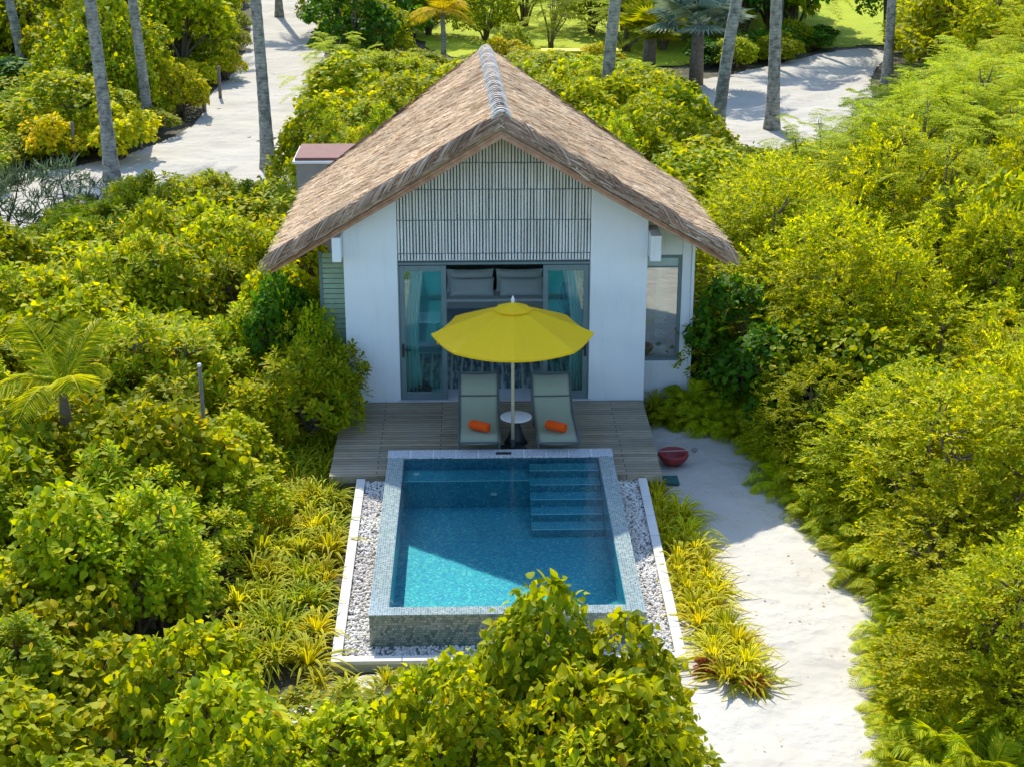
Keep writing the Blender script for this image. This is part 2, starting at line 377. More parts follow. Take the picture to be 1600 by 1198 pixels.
T_NARROW = (np.array([(0, 0, 0), (-.09, .4, .03), (.09, .4, .03), (0, 1, -.12)], float), [(0, 3, 1), (0, 2, 3)], np.array([0, 1, 1, 0.]))
T_STRAW = (np.array([(-.5, 0, 0), (.5, 0, 0), (.35, 1, 0), (-.35, 1, 0)], float), [(0, 1, 2, 3)], np.array([0, 0, 0, 0.]))

class Leaves:
    def __init__(s): s.V = []; s.F3 = []; s.F4 = []; s.E = []; s.n = 0
    def add(s, T, pos, d, up, size, width=None):
        tv, tf, te = T; pos = np.atleast_2d(pos); N = len(pos); d = norm(np.broadcast_to(d, (N, 3)).astype(float)); up = np.broadcast_to(up, (N, 3))
        side = norm(np.cross(d, up)); nr = np.cross(side, d)
        size = np.broadcast_to(size, (N,)).astype(float)[:, None, None]
        wd = size if width is None else np.broadcast_to(width, (N,)).astype(float)[:, None, None]
        V = pos[:, None, :] + wd * tv[None, :, 0:1] * side[:, None, :] + size * (tv[None, :, 1:2] * d[:, None, :] + tv[None, :, 2:3] * nr[:, None, :])
        k = len(tv); off = s.n + np.arange(N)[:, None] * k
        for f in tf:
            a = off + np.array(f)[None, :]
            (s.F3 if len(f) == 3 else s.F4).append(a)
        s.V.append(V.reshape(-1, 3)); s.E.append(np.tile(te, N)); s.n += N * k
        return s
    def strip(s, pts, wid, up, edge=True):   # pts (N,M,3) ribbons ; wid (N,M)
        N, M, _ = pts.shape
        d = np.gradient(pts, axis=1); side = norm(np.cross(d, np.broadcast_to(up[:, None, :], d.shape)))
        w = wid[:, :, None]; nr = norm(np.cross(side, d))
        L = pts - side * w + nr * w * .5; Rr = pts + side * w + nr * w * .5
        V = np.stack([L, pts, Rr], axis=2)       # N,M,3,3
        base = s.n + np.arange(N)[:, None] * (M * 3)
        for i in range(M - 1):
            for j in (0, 1):
                a = i * 3 + j
                s.F4.append(base + np.array([a, a + 1, a + 4, a + 3])[None, :])
        s.V.append(V.reshape(-1, 3)); s.E.append(np.tile(np.array([1, 0, 1.]), N * M)); s.n += N * M * 3
        return s
    def mesh(s, name, mat):
        me = bpy.data.meshes.new(name); V = np.concatenate(s.V)
        f3 = np.concatenate(s.F3) if s.F3 else np.zeros((0, 3), int); f4 = np.concatenate(s.F4) if s.F4 else np.zeros((0, 4), int)
        me.vertices.add(len(V)); me.vertices.foreach_set('co', V.astype(np.float32).ravel())
        li = np.concatenate([f3.ravel(), f4.ravel()]).astype(np.int32)
        me.loops.add(len(li)); me.loops.foreach_set('vertex_index', li)
        st = np.concatenate([np.arange(len(f3)) * 3, len(f3) * 3 + np.arange(len(f4)) * 4]).astype(np.int32)
        me.polygons.add(len(st)); me.polygons.foreach_set('loop_start', st)
        at = me.attributes.new('edge', 'FLOAT', 'POINT'); at.data.foreach_set('value', np.concatenate(s.E).astype(np.float32))
        me.materials.append(mat); me.update(calc_edges=True); me.validate(); return me
    def build(s, name, mat, parent=None):
        o = bpy.data.objects.new(name, s.mesh(name, mat)); COL.objects.link(o); o.parent = parent; return o

def rdir(n):
    a = rng.normal(size=(n, 3)); return norm(a)

# ------------------------------------------------------------------ plant prototypes
def lobes(Rr, H, n, low=.35):
    """overlapping lobes of an uneven crown; returns centres, radii"""
    c = []; r = []
    for i in range(n):
        a = rng.uniform(0, TAU); q = math.sqrt(rng.uniform(0, 1)) * Rr * .72
        rr = rng.uniform(.28, .5) * Rr
        zt = H * (1 - .42 * (q / (Rr * .72)) ** 2) * rng.uniform(.78, 1.04)
        c.append((q * math.cos(a), q * math.sin(a), max(zt - rr, rr * .8))); r.append(rr)
    for i in range(n // 2 + 2):     # low skirt
        a = rng.uniform(0, TAU); rr = rng.uniform(.26, .4) * Rr
        c.append((Rr * .66 * math.cos(a), Rr * .66 * math.sin(a), rng.uniform(low * .6, low * 1.6) * H)); r.append(rr)
    return np.array(c), np.array(r)
def shell(c, r, n, down=-.25, thick=.22):
    """n points on the outer surface of the lobes and outward normals"""
    P = []; N = []; tot = 0
    w = r ** 2 / (r ** 2).sum()
    while tot < n:
        i = rng.choice(len(r), size=n, p=w); d = rdir(n)
        k = 1 - thick * rng.uniform(0, 1, n) ** 1.5 + rng.normal(0, .05, n) + (rng.uniform(0, 1, n) < .07) * rng.uniform(0, .38, n)
        p = c[i] + d * (r[i] * k)[:, None]
        dist = np.linalg.norm(p[:, None, :] - c[None], axis=2) / r[None]
        ok = (dist.min(axis=1) > .74) & (d[:, 2] > down) & (p[:, 2] > .04)
        P.append(p[ok]); N.append(d[ok]); tot += ok.sum()
    return np.concatenate(P)[:n], np.concatenate(N)[:n]
def stems(c, r, mat, parent, n=9, rad=.035, name='stem'):
    mb = MB()
    idx = rng.permutation(len(c))[:n]
    for i in idx:
        e = c[i]; b = np.array([rng.uniform(-.12, .12), rng.uniform(-.12, .12), -.05])
        m1 = b * .6 + e * .4 + np.array([0, 0, .12]); m1[:2] *= .7
        mb.tube([b, m1, e * .8 + m1 * .2, e + np.array([0, 0, r[i] * .35])], [rad, rad * .75, rad * .5, rad * .15], 6)
        for k in range(3):
            d = rdir(1)[0]; d[2] = abs(d[2]); mb.tube([e, e + d * r[i] * .5, e + d * r[i] * .72], [rad * .4, rad * .28, rad * .1], 5)
    return mb.build(name, mat, parent, True)

def bush_proto(name, kind, Rr, H, mat, dens=1.0, leaf=.16, nl=9, thick=.25):
    t = empty(name); c, r = lobes(Rr, H, nl); lv = Leaves()
    if kind == 'paddle':
        n = int(150 * dens * Rr * Rr); p, nr = shell(c, r, n, thick=thick)
        ax = norm(nr * .55 + np.array([0, 0, .8]) + rng.normal(0, .25, (n, 3)))
        a1 = norm(np.cross(ax, rdir(n))); a2 = np.cross(ax, a1)
        K = 13
        for k in range(K):
            th = k * 2.399 + rng.uniform(-.25, .25, n); el = .15 + .85 * (k / K) + rng.uniform(-.1, .1, n)
            rad = np.cos(th)[:, None] * a1 + np.sin(th)[:, None] * a2
            d = rad * np.cos(el)[:, None] + ax * np.sin(el)[:, None]
            up = ax * np.cos(el)[:, None] - rad * np.sin(el)[:, None]
            lv.add(T_PADDLE, p - ax * .03 + ax * .01 * k, d, up, leaf * rng.uniform(.75, 1.15, n) * (1 - .25 * k / K))
    elif kind == 'heart':
        n = int(1150 * dens * Rr * Rr); p, nr = shell(c, r, n, thick=thick)
        d = norm(nr * .5 + rng.normal(0, .65, (n, 3)) + np.array([0, 0, -.35]))
        up = norm(nr * .5 + np.array([0, 0, .9]) + rng.normal(0, .38, (n, 3)))
        lv.add(T_HEART, p, d, up, leaf * rng.uniform(.55, 1.25, n))
    elif kind == 'small':
        n = int(270 * dens * Rr * Rr); p, nr = shell(c, r, n, thick=thick)
        dirs = norm(nr * np.array([1, 1, .45]) + rng.normal(0, .4, (n, 3)) + np.array([0, 0, .12])); K = 13
        upv = norm(np.array([0, 0, 1.]) + rng.normal(0, .28, (n, 3)) + nr * .3); sd = norm(np.cross(dirs, upv))
        L = rng.uniform(.25, .5, n) * (leaf / .1)
        for k in range(K):
            f = (k + .5) / K; s = 1 if k % 2 else -1
            base = p + dirs * (L * f)[:, None] - upv * (.25 * L * f * f)[:, None]
            d = norm(dirs * .75 + sd * s * (1.0 - .5 * f) + rng.normal(0, .22, (n, 3)))
            lv.add(T_KITE, base, d, norm(upv + rng.normal(0, .35, (n, 3))), leaf * rng.uniform(.7, 1.2, n))
    elif kind == 'feather':
        n = int(60 * dens * Rr * Rr); p, nr = shell(c, r, n, thick=thick)
        for i in range(n):
            d0 = norm((nr[i] * np.array([1, 1, .3]) + rng.normal(0, .3, 3) + np.array([0, 0, .15]))[None])[0]
            L = rng.uniform(.5, .9) * leaf / .1; M = 9; tt = np.linspace(.12, 1, M)
            s0 = norm(np.cross(d0, [0, 0, 1.])[None])[0]
            for sgn in (-1, 1):
                for t_ in tt:
                    b = p[i] + d0 * L * t_ + np.array([0, 0, -.35 * L * t_ * t_])
                    pd = norm((s0 * sgn + d0 * .55 + np.array([0, 0, -.15]) + rng.normal(0, .08, 3))[None])[0]
                    pl = L * .42 * math.sin(math.pi * min(.95, .25 + .7 * t_))
                    q = np.linspace(.1, 1, 6)[:, None]
                    bb = b + pd * pl * q + np.array([0, 0, -.12]) * pl * q * q
                    cr = norm(np.cross(pd, [0, 0, 1.])[None])[0]
                    for s2 in (-1, 1):
                        lv.add(T_KITE, bb, norm(cr * s2 + pd * .5)[None].repeat(6, 0), np.array([[0, 0, 1.]]) + rng.normal(0, .2, (6, 3)), leaf * .55 * rng.uniform(.8, 1.2, 6))
    elif kind == 'needle':
        n = int(330 * dens * Rr * Rr); p, nr = shell(c, r, n, thick=.8)
        for k in range(9):
            d = norm(nr * .5 + rng.normal(0, .5, (n, 3)) + np.array([0, 0, .35])); L = leaf * rng.uniform(.8, 1.6, n)
            lv.add(T_NARROW, p + rng.normal(0, .05, (n, 3)), d, rdir(n), L, L * .25)
    lv.build('crown', mat, t)
    stems(c, r, BARK, t, n=min(len(c), 11), rad=.03 * Rr + .01, name='trunk')
    return t

def rosette_fronds(lv, base, nf, L, pin, droop=.55, up0=.9, npin=26, az=None, w=.28, tm=None, rise=(.15, 1.2)):
    """pinnate fronds arching from base; leaflets both sides"""
    for i in range(nf):
        a = (az[i] if az is not None else i * 2.399 + rng.uniform(-.2, .2)); el = rng.uniform(*rise)
        dh = np.array([math.cos(a), math.sin(a), 0]); l = L * rng.uniform(.8, 1.1)
        t_ = np.linspace(.06, 1, npin)[:, None]
        pts = base + dh * l * t_ * math.cos(el) * (1 - .1 * t_) + np.array([0, 0, 1.]) * (l * math.sin(el) * t_ - droop * l * t_ ** 2.2)
        tan = norm(np.gradient(pts, axis=0)); sd = norm(np.cross(tan, np.array([0, 0, 1.]) + 0 * tan)); up = np.cross(sd, tan)
        prof = np.sin(np.pi * np.clip(.12 + .86 * t_[:, 0], 0, 1)) ** .7
        for s in (-1, 1):
            d = norm(sd * s + tan * .55 - np.array([0, 0, pin]) * 1.0 + rng.normal(0, .05, (npin, 3)))
            ln = l * w * prof * rng.uniform(.9, 1.1, npin)
            lv.add(tm or T_NARROW, pts, d, up, ln + .005, np.maximum(ln * .5, .02) if tm is None else None)
        wd = np.linspace(.012, .004, npin) * l
        lv.strip(pts[None], wd[None], np.array([[0., 0, 1]]) + .001)
def fern_proto():
    t = empty('fern'); lv = Leaves()
    rosette_fronds(lv, np.array([0, 0, .05]), 24, .80, .1, .62, npin=26, w=.19, tm=T_PINNA, rise=(.35, 1.3))
    lv.build('fronds', L_FERN, t)
    MB().lathe([(.0, .14), (.05, .12), (.07, .04), (.06, -.05)], 8).build('crown_base', BARK, t, True)
    return t
def strap_proto(mat, L=.55, n=46, wd=.013):
    t = empty('strap_leaf_plant'); lv = Leaves()
    a = rng.uniform(0, TAU, n); el = rng.uniform(.35, 1.45, n); l = L * rng.uniform(.6, 1.15, n); M = 7
    tt = np.linspace(0, 1, M)[None, :]
    h = l[:, None] * tt * np.cos(el)[:, None] * (1 + .15 * tt); z = l[:, None] * (np.sin(el)[:, None] * tt - .55 * tt ** 2.3)
    b = .04
    pts = np.stack([np.cos(a)[:, None] * (b + h), np.sin(a)[:, None] * (b + h), .04 + z], axis=2)
    pts[:, :, 2] = np.maximum(pts[:, :, 2], .012)
    w = wd * np.clip(np.stack([.7 + 0 * a] + [np.sin(np.pi * (.25 + .74 * x)) + 0 * a for x in np.linspace(.15, 1, M - 1)], axis=1), .05, 1) * rng.uniform(.8, 1.3, n)[:, None]
    up = np.stack([-np.cos(a) * .2, -np.sin(a) * .2, np.ones(n)], 1)
    lv.strip(pts, w, up)
    lv.build('leaves', mat, t); return t
# ------------------------------------------------------------------ ground, paths, lawn
g = MB(); xs = [-400, -1.6, 1.6, 400]; ys = [-200, -7.3, -2.7, 500]
for i in range(3):
    for j in range(3):
        if (i, j) == (1, 1): continue
        o = len(g.v); g.v += [(xs[i], ys[j], -.06), (xs[i + 1], ys[j], -.06), (xs[i + 1], ys[j + 1], -.06), (xs[i], ys[j + 1], -.06)]; g.f.append((o, o + 1, o + 2, o + 3))
tag(g.build('ground', SOIL), kind='structure')

def smooth_poly(poly, it=2):
    for _ in range(it):
        q = []
        for i in range(len(poly)):
            a, b = poly[i], poly[(i + 1) % len(poly)]
            q += [(a[0] * .75 + b[0] * .25, a[1] * .75 + b[1] * .25), (a[0] * .25 + b[0] * .75, a[1] * .25 + b[1] * .75)]
        poly = q
    return poly
def inside(x, y, poly):
    c = False; n = len(poly); j = n - 1
    for i in range(n):
        xi, yi = poly[i]; xj, yj = poly[j]
        if (yi > y) != (yj > y) and x < (xj - xi) * (y - yi) / (yj - yi) + xi: c = not c
        j = i
    return c
def edge_dist(x, y, poly):
    P = np.array(poly); Q = np.roll(P, -1, 0); d = Q - P
    t_ = np.clip(((x - P[:, 0]) * d[:, 0] + (y - P[:, 1]) * d[:, 1]) / ((d ** 2).sum(1) + 1e-9), 0, 1)
    return np.sqrt((P[:, 0] + t_ * d[:, 0] - x) ** 2 + (P[:, 1] + t_ * d[:, 1] - y) ** 2).min()
def terrain_patch(name, poly, z, step, amp, mat):
    """gently uneven sheet over a polygon, edges dipping to the ground level"""
    from mathutils import noise as mn, Vector
    P = smooth_poly(poly); xs = [p[0] for p in P]; ys = [p[1] for p in P]
    x0, y0 = min(xs), min(ys); nx = int((max(xs) - x0) / step) + 2; ny = int((max(ys) - y0) / step) + 2
    mb = MB(); idx = {}
    def vid(i, j):
        if (i, j) not in idx:
            x = x0 + i * step; y = y0 + j * step
            h = amp * (mn.noise(Vector((x * .8, y * .8, 3))) + .5 * mn.noise(Vector((x * 2.6, y * 2.6, 7))) + .45 * mn.noise(Vector((x * 6.5, y * 6.5, 1))))
            if not inside(x, y, P):      # clean border: pull outer points onto the outline
                A_ = np.array(P); d_ = np.roll(A_, -1, 0) - A_
                q_ = np.clip(((x - A_[:, 0]) * d_[:, 0] + (y - A_[:, 1]) * d_[:, 1]) / ((d_ ** 2).sum(1) + 1e-9), 0, 1)
                c_ = A_ + q_[:, None] * d_; k_ = np.argmin(((c_ - (x, y)) ** 2).sum(1)); x, y = float(c_[k_, 0]), float(c_[k_, 1])
            idx[(i, j)] = len(mb.v); mb.v.append((x, y, z + h))
        return idx[(i, j)]
    for i in range(nx):
        for j in range(ny):
            if inside(x0 + (i + .5) * step, y0 + (j + .5) * step, P): mb.f.append((vid(i, j), vid(i + 1, j), vid(i + 1, j + 1), vid(i, j + 1)))
    return tag(mb.build(name, mat, None, True), kind='structure')

SANDP = [(2.45, .5), (4.2, .3), (4.5, -3.0), (4.9, -5.6), (5.2, -7.2), (4.8, -9.3), (4.5, -14), (-3.5, -14), (-3.4, -9.6), (-2.2, -8.1), (2.2, -8.1), (2.2, -3.0), (2.45, -3.0)]
terrain_patch('sand_path', SANDP, -.02, .07, .022, SAND)
PATHL = [(-22, 10), (-13.0, 13.2), (-8.6, 13.6), (-5.0, 17.5), (-5.2, 24), (-5.9, 30), (-6.2, 40), (-9.0, 60), (-9.5, 75), (-13, 75), (-11.8, 60), (-9.6, 40), (-9.9, 32), (-9.3, 25.5), (-11.4, 20.5), (-14, 19.0), (-22, 17)]
SAND2 = sand_mat('road_sand', .86)
terrain_patch('left_sand_road', PATHL, -.02, .13, .05, SAND2)
PATHR = [(7.0, 22), (12, 20.5), (24, 20), (24, 25), (13.4, 27), (14.2, 34), (17.5, 42.5), (15, 42.3), (9.5, 35.8), (7.0, 34), (6.9, 27)]
terrain_patch('right_sand_road', PATHR, -.02, .13, .05, SAND2)
LAWNP = [(-4.5, 37.5), (8.8, 37.5), (15.2, 43.3), (19.5, 43.8), (24, 60), (24, 110), (-6, 110)]
terrain_patch('lawn', LAWNP, -.03, .5, .05, LAWN)

# ------------------------------------------------------------------ villa
villa = tag(empty('villa', (0, 0, 0)), 'white beach villa with steep thatched gable roof and open glass doors', 'villa')
Wl, Wr, Bk = -2.55, 2.48, 5.2
# roof surfaces
AF = (.045, -1.2, 5.53); AB = (-.14, 5.75, 5.50)
ELF = (-3.74, -.1, 2.99); ERF = (3.70, -.8, 3.29); ELB = (-3.66, 5.15, 2.93); ERB = (3.52, 4.2, 3.14)
def slope_pt(A, Bk_, E, EB, u, v):   # u along ridge 0..1, v down slope 0..1
    A, Bk_, E, EB = map(np.array, (A, Bk_, E, EB))
    return (A * (1 - u) + Bk_ * u) * (1 - v) + (E * (1 - u) + EB * u) * v
TH = .26
def roof_slab(A, B_, E, EB, flip):
    from mathutils import noise as mn, Vector
    nu, nv = 60, 40; top = []
    nrm = np.cross(np.array(E) - A, np.array(B_) - A); nrm = nrm / np.linalg.norm(nrm)
    if nrm[2] < 0: nrm = -nrm
    mb = MB(); vt = []; vb = []
    for i in range(nu + 1):
        for j in range(nv + 1):
            p = slope_pt(A, B_, E, EB, i / nu, j / nv)
            h = .035 * mn.noise(Vector(p * 1.6)) + .02 * mn.noise(Vector(p * 6)) - .05 * math.sin(math.pi * j / nv)
            q = p + nrm * h
            if j == nv: q = q + np.array([0, 0, -.05]) + (.04 * mn.noise(Vector(p * 5))) * np.array([1, 0, 0])
            vt.append(tuple(q)); vb.append(tuple(p - np.array([0, 0, TH * (1 - .25 * j / nv)]) - nrm * .0 + (0 if j < nv else .0)))
    n = len(vt); mb.v = vt + vb; W = nv + 1
    for i in range(nu):
        for j in range(nv):
            a = i * W + j; f = (a, a + W, a + W + 1, a + 1); f2 = tuple(n + k for k in f)
            mb.f.append(f if flip else f[::-1]); mb.f.append(f2[::-1] if flip else f2)
        a = i * W + nv; mb.f.append((a, a + W, n + a + W, n + a))
    for j in range(nv):
        for i0 in (0, nu): a = i0 * W + j; mb.f.append((a, a + 1, n + a + 1, n + a))
    return mb, nrm
roof_l, nl_ = roof_slab(AF, AB, ELF, ELB, True); roof_r, nr_ = roof_slab(AF, AB, ERF, ERB, False)
rr = MB(); rr.add(roof_l.v, roof_l.f); rr.add(roof_r.v, roof_r.f)
roof = rr.build('roof', THATCH, villa, True)
lv = Leaves()
for (A, B_, E, EB, nrm) in ((AF, AB, ELF, ELB, nl_), (AF, AB, ERF, ERB, nr_)):
    N = 30000; u = rng.uniform(.002, .998, N); v = rng.uniform(0, .965, N)
    p = np.array([slope_pt(A, B_, E, EB, a, b) for a, b in zip(u, v)])
    down = norm((np.array(E) - np.array(A))[None])[0]
    d = norm(down + rng.normal(0, .06, (N, 3)) + nrm * rng.uniform(-.02, .07, (N, 1)))
    sag = (-.05 * np.sin(np.pi * v))[:, None] * nrm
    lv.add(T_STRAW, p + sag + nrm * rng.uniform(.0, .03, (N, 1)), d, np.broadcast_to(nrm, (N, 3)) + rng.normal(0, .25, (N, 3)), rng.uniform(.10, .34, N), rng.uniform(.006, .017, N))
    # eave fringe
    N = 1100; u = rng.uniform(0, 1, N); p = np.array([slope_pt(A, B_, E, EB, a, rng.uniform(.96, 1.0)) for a in u])
    d = norm(down * .9 + np.array([0, 0, -.5]) + rng.normal(0, .18, (N, 3)))
    lv.add(T_STRAW, p + nrm * rng.uniform(-.12, .02, (N, 1)), d, np.broadcast_to(nrm, (N, 3)), rng.uniform(.08, .26, N), rng.uniform(.008, .02, N))
lv.build('straw_layer', STRAW, roof)
# verge edge: dense short straws packed on the front and back cut faces
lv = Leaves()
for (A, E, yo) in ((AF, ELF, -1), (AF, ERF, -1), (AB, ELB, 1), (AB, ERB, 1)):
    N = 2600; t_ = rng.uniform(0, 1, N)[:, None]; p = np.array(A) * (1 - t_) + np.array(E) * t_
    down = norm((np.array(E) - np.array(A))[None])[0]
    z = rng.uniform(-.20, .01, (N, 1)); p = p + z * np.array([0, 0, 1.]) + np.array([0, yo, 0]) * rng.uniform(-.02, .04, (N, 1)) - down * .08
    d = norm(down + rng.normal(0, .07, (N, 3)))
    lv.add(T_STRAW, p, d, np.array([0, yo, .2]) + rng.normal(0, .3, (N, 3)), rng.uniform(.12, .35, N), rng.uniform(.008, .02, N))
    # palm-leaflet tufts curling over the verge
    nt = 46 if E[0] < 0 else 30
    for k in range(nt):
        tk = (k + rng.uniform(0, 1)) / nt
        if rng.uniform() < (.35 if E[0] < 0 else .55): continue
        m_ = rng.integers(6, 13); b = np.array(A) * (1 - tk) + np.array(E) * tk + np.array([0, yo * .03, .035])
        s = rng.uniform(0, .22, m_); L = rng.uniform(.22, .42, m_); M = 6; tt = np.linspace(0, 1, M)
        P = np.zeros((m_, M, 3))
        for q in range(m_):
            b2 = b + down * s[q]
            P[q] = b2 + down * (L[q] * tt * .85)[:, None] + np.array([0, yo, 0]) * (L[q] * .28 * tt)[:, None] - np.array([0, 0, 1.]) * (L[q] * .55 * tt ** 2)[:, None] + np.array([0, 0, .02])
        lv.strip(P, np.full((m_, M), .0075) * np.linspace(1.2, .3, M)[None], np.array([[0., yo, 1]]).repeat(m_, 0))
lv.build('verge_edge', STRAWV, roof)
# wooden fascia below the thatch on the verges
for (A, E, yo) in ((AF, ELF, .05), (AF, ERF, .05), (AB, ELB, -.2), (AB, ERB, -.2)):
    fa = MB(); a_ = np.array(A) + (0, yo, -.19); e_ = np.array(E) + (0, yo, -.17); k = (0, 0, -.21); k2 = (0, 0, -.14); t_ = np.array((0, .12, 0))
    fa.add([a_, e_, e_ + k2, a_ + k, a_ + t_, e_ + t_, e_ + k2 + t_, a_ + k + t_], [(0, 1, 2, 3), (7, 6, 5, 4), (0, 4, 5, 1), (1, 5, 6, 2), (2, 6, 7, 3), (3, 7, 4, 0)])
    fa.build('fascia', FASCIA, roof)
for (A, E) in ((AF, ELF), (AF, ERF)):
    MB().tube([np.array(A) + (0, .03, -.29), np.array(E) + (0, .03, -.24)], .02, 6).build('fascia_lath', FASCIA, roof, True)
rc = MB(); c_h = .085
nrib = 42
for i in range(nrib):
    u = .004 + .99 * i / (nrib - 1); c = np.array(AF) * (1 - u) + np.array(AB) * u
    pts = []
    for k in range(9):
        a = math.pi * (k / 8); w = .115 + .01 * math.sin(i * 2.1)
        pts.append(c + np.array([w * math.cos(a) * 1.15, .02 * math.sin(3 * a + i), c_h * math.sin(a) - .05 - .05 * abs(math.cos(a)) ** 2]))
    rc.tube(pts, .027 + .004 * math.sin(i * 1.7), 6)
rc.build('ridge_cap', RIDGE, roof, True)
MB().tube([np.array(AF) + (0, .1, -.06), np.array(AB) + (0, -.1, -.06)], .115, 12).build('ridge_roll', simple('ridge_roll_mat', (.13, .09, .06), (.07, .05, .035), 12, .95), roof, True)

# walls
def roofz(x, under=.30):
    if x < .05: t_ = (.05 - x) / (3.91)
    else: t_ = (x - .05) / 3.78
    return 5.5 * (1 - t_) + (2.92 if x < .05 else 3.20) * t_ - under
fw = MB()
fw.prism_y([(Wl, .36), (-1.66, .36), (-1.66, roofz(-1.66)), (Wl, roofz(Wl))], 0, .16)
fw.build('front_wall', WALL, villa, bevel=.008)
fw = MB(); fw.prism_y([(1.53, .36), (Wr, .36), (Wr, roofz(Wr)), (1.53, roofz(1.53))], 0, .16)
fw.build('front_wall', WALL, villa, bevel=.008)
sw = MB()
sw.box(Wl, Wl + .14, .163, 1.3, .36, 3.2); sw.box(Wl, Wl + .14, 1.3, 3.6, .36, 1.0); sw.box(Wl, Wl + .14, 1.3, 3.6, 2.7, 3.2); sw.box(Wl, Wl + .14, 3.6, Bk, .36, 3.2)  # wide window opening added to let daylight into the bedroom
sw.build('side_wall', WALL, villa)
sw = MB(); sw.box(Wr - .14, Wr, .163, 1.2, .36, 3.3)
sw.box(Wr - .14, Wr, 1.2, 3.4, 2.7, 3.3); sw.box(Wr - .14, Wr, 3.4, Bk, .36, 3.3)  # unseen full-height opening added to bring more light indoors
sw.build('side_wall', WALL, villa)
bw = MB(); bw.box(Wl, Wr, Bk, Bk + .15, .36, 3.3)
bw.prism_y([(Wl, 3.303), (Wr, 3.303), (Wr, 3.45), (.0, 5.1), (Wl, 3.45)], Bk, Bk + .15); bw.build('back_wall', WALL, villa)
MB().box(Wl + .141, Wr - .141, .17, Bk - .002, .30, .405).build('floor', FLOORIN, villa)
MB().box(Wl + .141, Wr - .141, .12, Bk - .002, 3.0, 3.1).build('ceiling', CEIL, villa)
MB().box(Wl + .145, -1.02, 4.72, 4.78, .405, 2.995).build('interior_wall', TEALW, villa)
MB().box(1.05, Wr - .145, 4.72, 4.78, .405, 2.995).build('interior_wall', TEALW, villa)
MB().box(-1.02, 1.05, 4.74, 4.80, .405, 2.995).build('headboard_wall', DARKW, villa)
# slatted gable screen
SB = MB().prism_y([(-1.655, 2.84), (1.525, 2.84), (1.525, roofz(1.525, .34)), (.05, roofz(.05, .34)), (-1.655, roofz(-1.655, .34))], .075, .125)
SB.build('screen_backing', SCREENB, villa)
sl = MB(); nsl = 61
for i in range(nsl):
    x = -1.63 + 3.13 * i / (nsl - 1); zt = roofz(x, .31); zs = [2.86, 2.985, 3.55, 4.06, 4.50, 4.9, 5.3]
    for a, b in zip(zs[:-1], zs[1:]):
        if a > zt: break
        dx = random.uniform(-.003, .003); w = random.uniform(.013, .018); yy = random.uniform(0, .006)
        sl.box(x - w + dx, x + w + dx, .002 + yy, .05, a + .012, min(b - .006, zt))
scr = sl.build('slat_screen', SLAT, villa)
rl = MB()
for z in (2.985, 3.55, 4.06, 4.50):
    for i in range(30):
        pass
    hw = min(1.6, 1.53 if z < 3.9 else (5.2 - z) / .62)
    rl.box(-hw - .06, hw - .03, .052, .072, z - .012, z + .012)
rl.build('rail', FRAME, villa)
MB().box(-1.655, 1.525, -.012, .12, 2.80, 2.838).build('lintel', FRAME, villa)
MB().box(-1.70, 1.56, -.05, .165, .36, .417).build('threshold', THRESH, villa)
# narrow dark edges either side of the screen
MB().box(-1.658, -1.642, -.004, .07, .42, 2.8).build('door_jamb', FRAME, villa)
MB().box(1.512, 1.528, -.004, .07, .42, 2.8).build('door_jamb', FRAME, villa)
def glass_door(x0, x1, side):
    f = MB(); f.box(x0, x0 + .085, .01, .06, .42, 2.78); f.box(x1 - .085, x1, .01, .06, .42, 2.78)
    f.box(x0 + .085, x1 - .085, .01, .06, 2.68, 2.78); f.box(x0 + .085, x1 - .085, .01, .06, .42, .55)
    d = f.build('glass_door', FRAME, villa, bevel=.004)
    MB().box(x0 + .086, x1 - .086, .03, .04, .551, 2.679).build('pane', GLASS, d)
    hx = x0 + .042 if side < 0 else x1 - .042
    h = MB(); h.box(hx - .02, hx + .02, -.005, .009, 1.18, 1.42); h.tube([(hx, -.005, 1.33), (hx, -.05, 1.33), (hx + .13 * -side, -.055, 1.33)], .012, 8)
    h.build('handle', BLACK, d)
glass_door(-1.64, -.86, -1); glass_door(.75, 1.51, 1)
# annex on the right, set back, with a tall mirror-like window
AX0, AX1, AY = 2.483, 3.32, .75
an = MB(); an.prism_y([(AX0, -.05), (AX1, -.05), (AX1, .82), (AX0, .82)], AY, AY + .14)
an.prism_y([(3.16, .823), (AX1, .823), (AX1, roofz(AX1, .27)), (3.16, roofz(3.16, .27))], AY, AY + .14)
an.prism_y([(AX0, 2.73), (3.157, 2.73), (3.157, roofz(3.157, .27)), (AX0, roofz(AX0, .27))], AY, AY + .14)
an.box(AX1 - .14, AX1, AY + .143, 4.6, -.05, 3.2)
an.build('annex_wall', WALL, villa, bevel=.006)
MB().box(AX1 + .002, AX1 + .05, AY - .03, AY + .06, -.05, 3.28).build('corner_trim', WALL, villa)
wf = MB(); wf.box(AX0 + .002, AX0 + .05, AY + .02, AY + .09, .825, 2.727); wf.box(3.10, 3.155, AY + .02, AY + .09, .825, 2.727)
wf.box(AX0 + .05, 3.10, AY + .02, AY + .09, 2.67, 2.727); wf.box(AX0 + .05, 3.10, AY + .02, AY + .09, .825, .88)
wf.box(AX0 + .05, 3.10, AY + .02, AY + .09, 2.50, 2.52)
win = wf.build('window', FRAME, villa)
MB().box(AX0 + .05, 3.10, AY + .05, AY + .058, .88, 2.50).build('pane', WGLASS, win)
MB().box(AX0 + .05, 3.10, AY + .045, AY + .06, 2.52, 2.67).build('blind', simple('blind', (.5, .62, .58), None, 5, .6), win)
# white beam ends under the eaves
MB().box(2.485, 2.66, -.35, .35, 2.93, 3.36).build('beam_end', WALL, villa, bevel=.006)
MB().box(-2.70, -2.555, -.35, .35, 2.95, 3.36).build('beam_end', WALL, villa, bevel=.006)
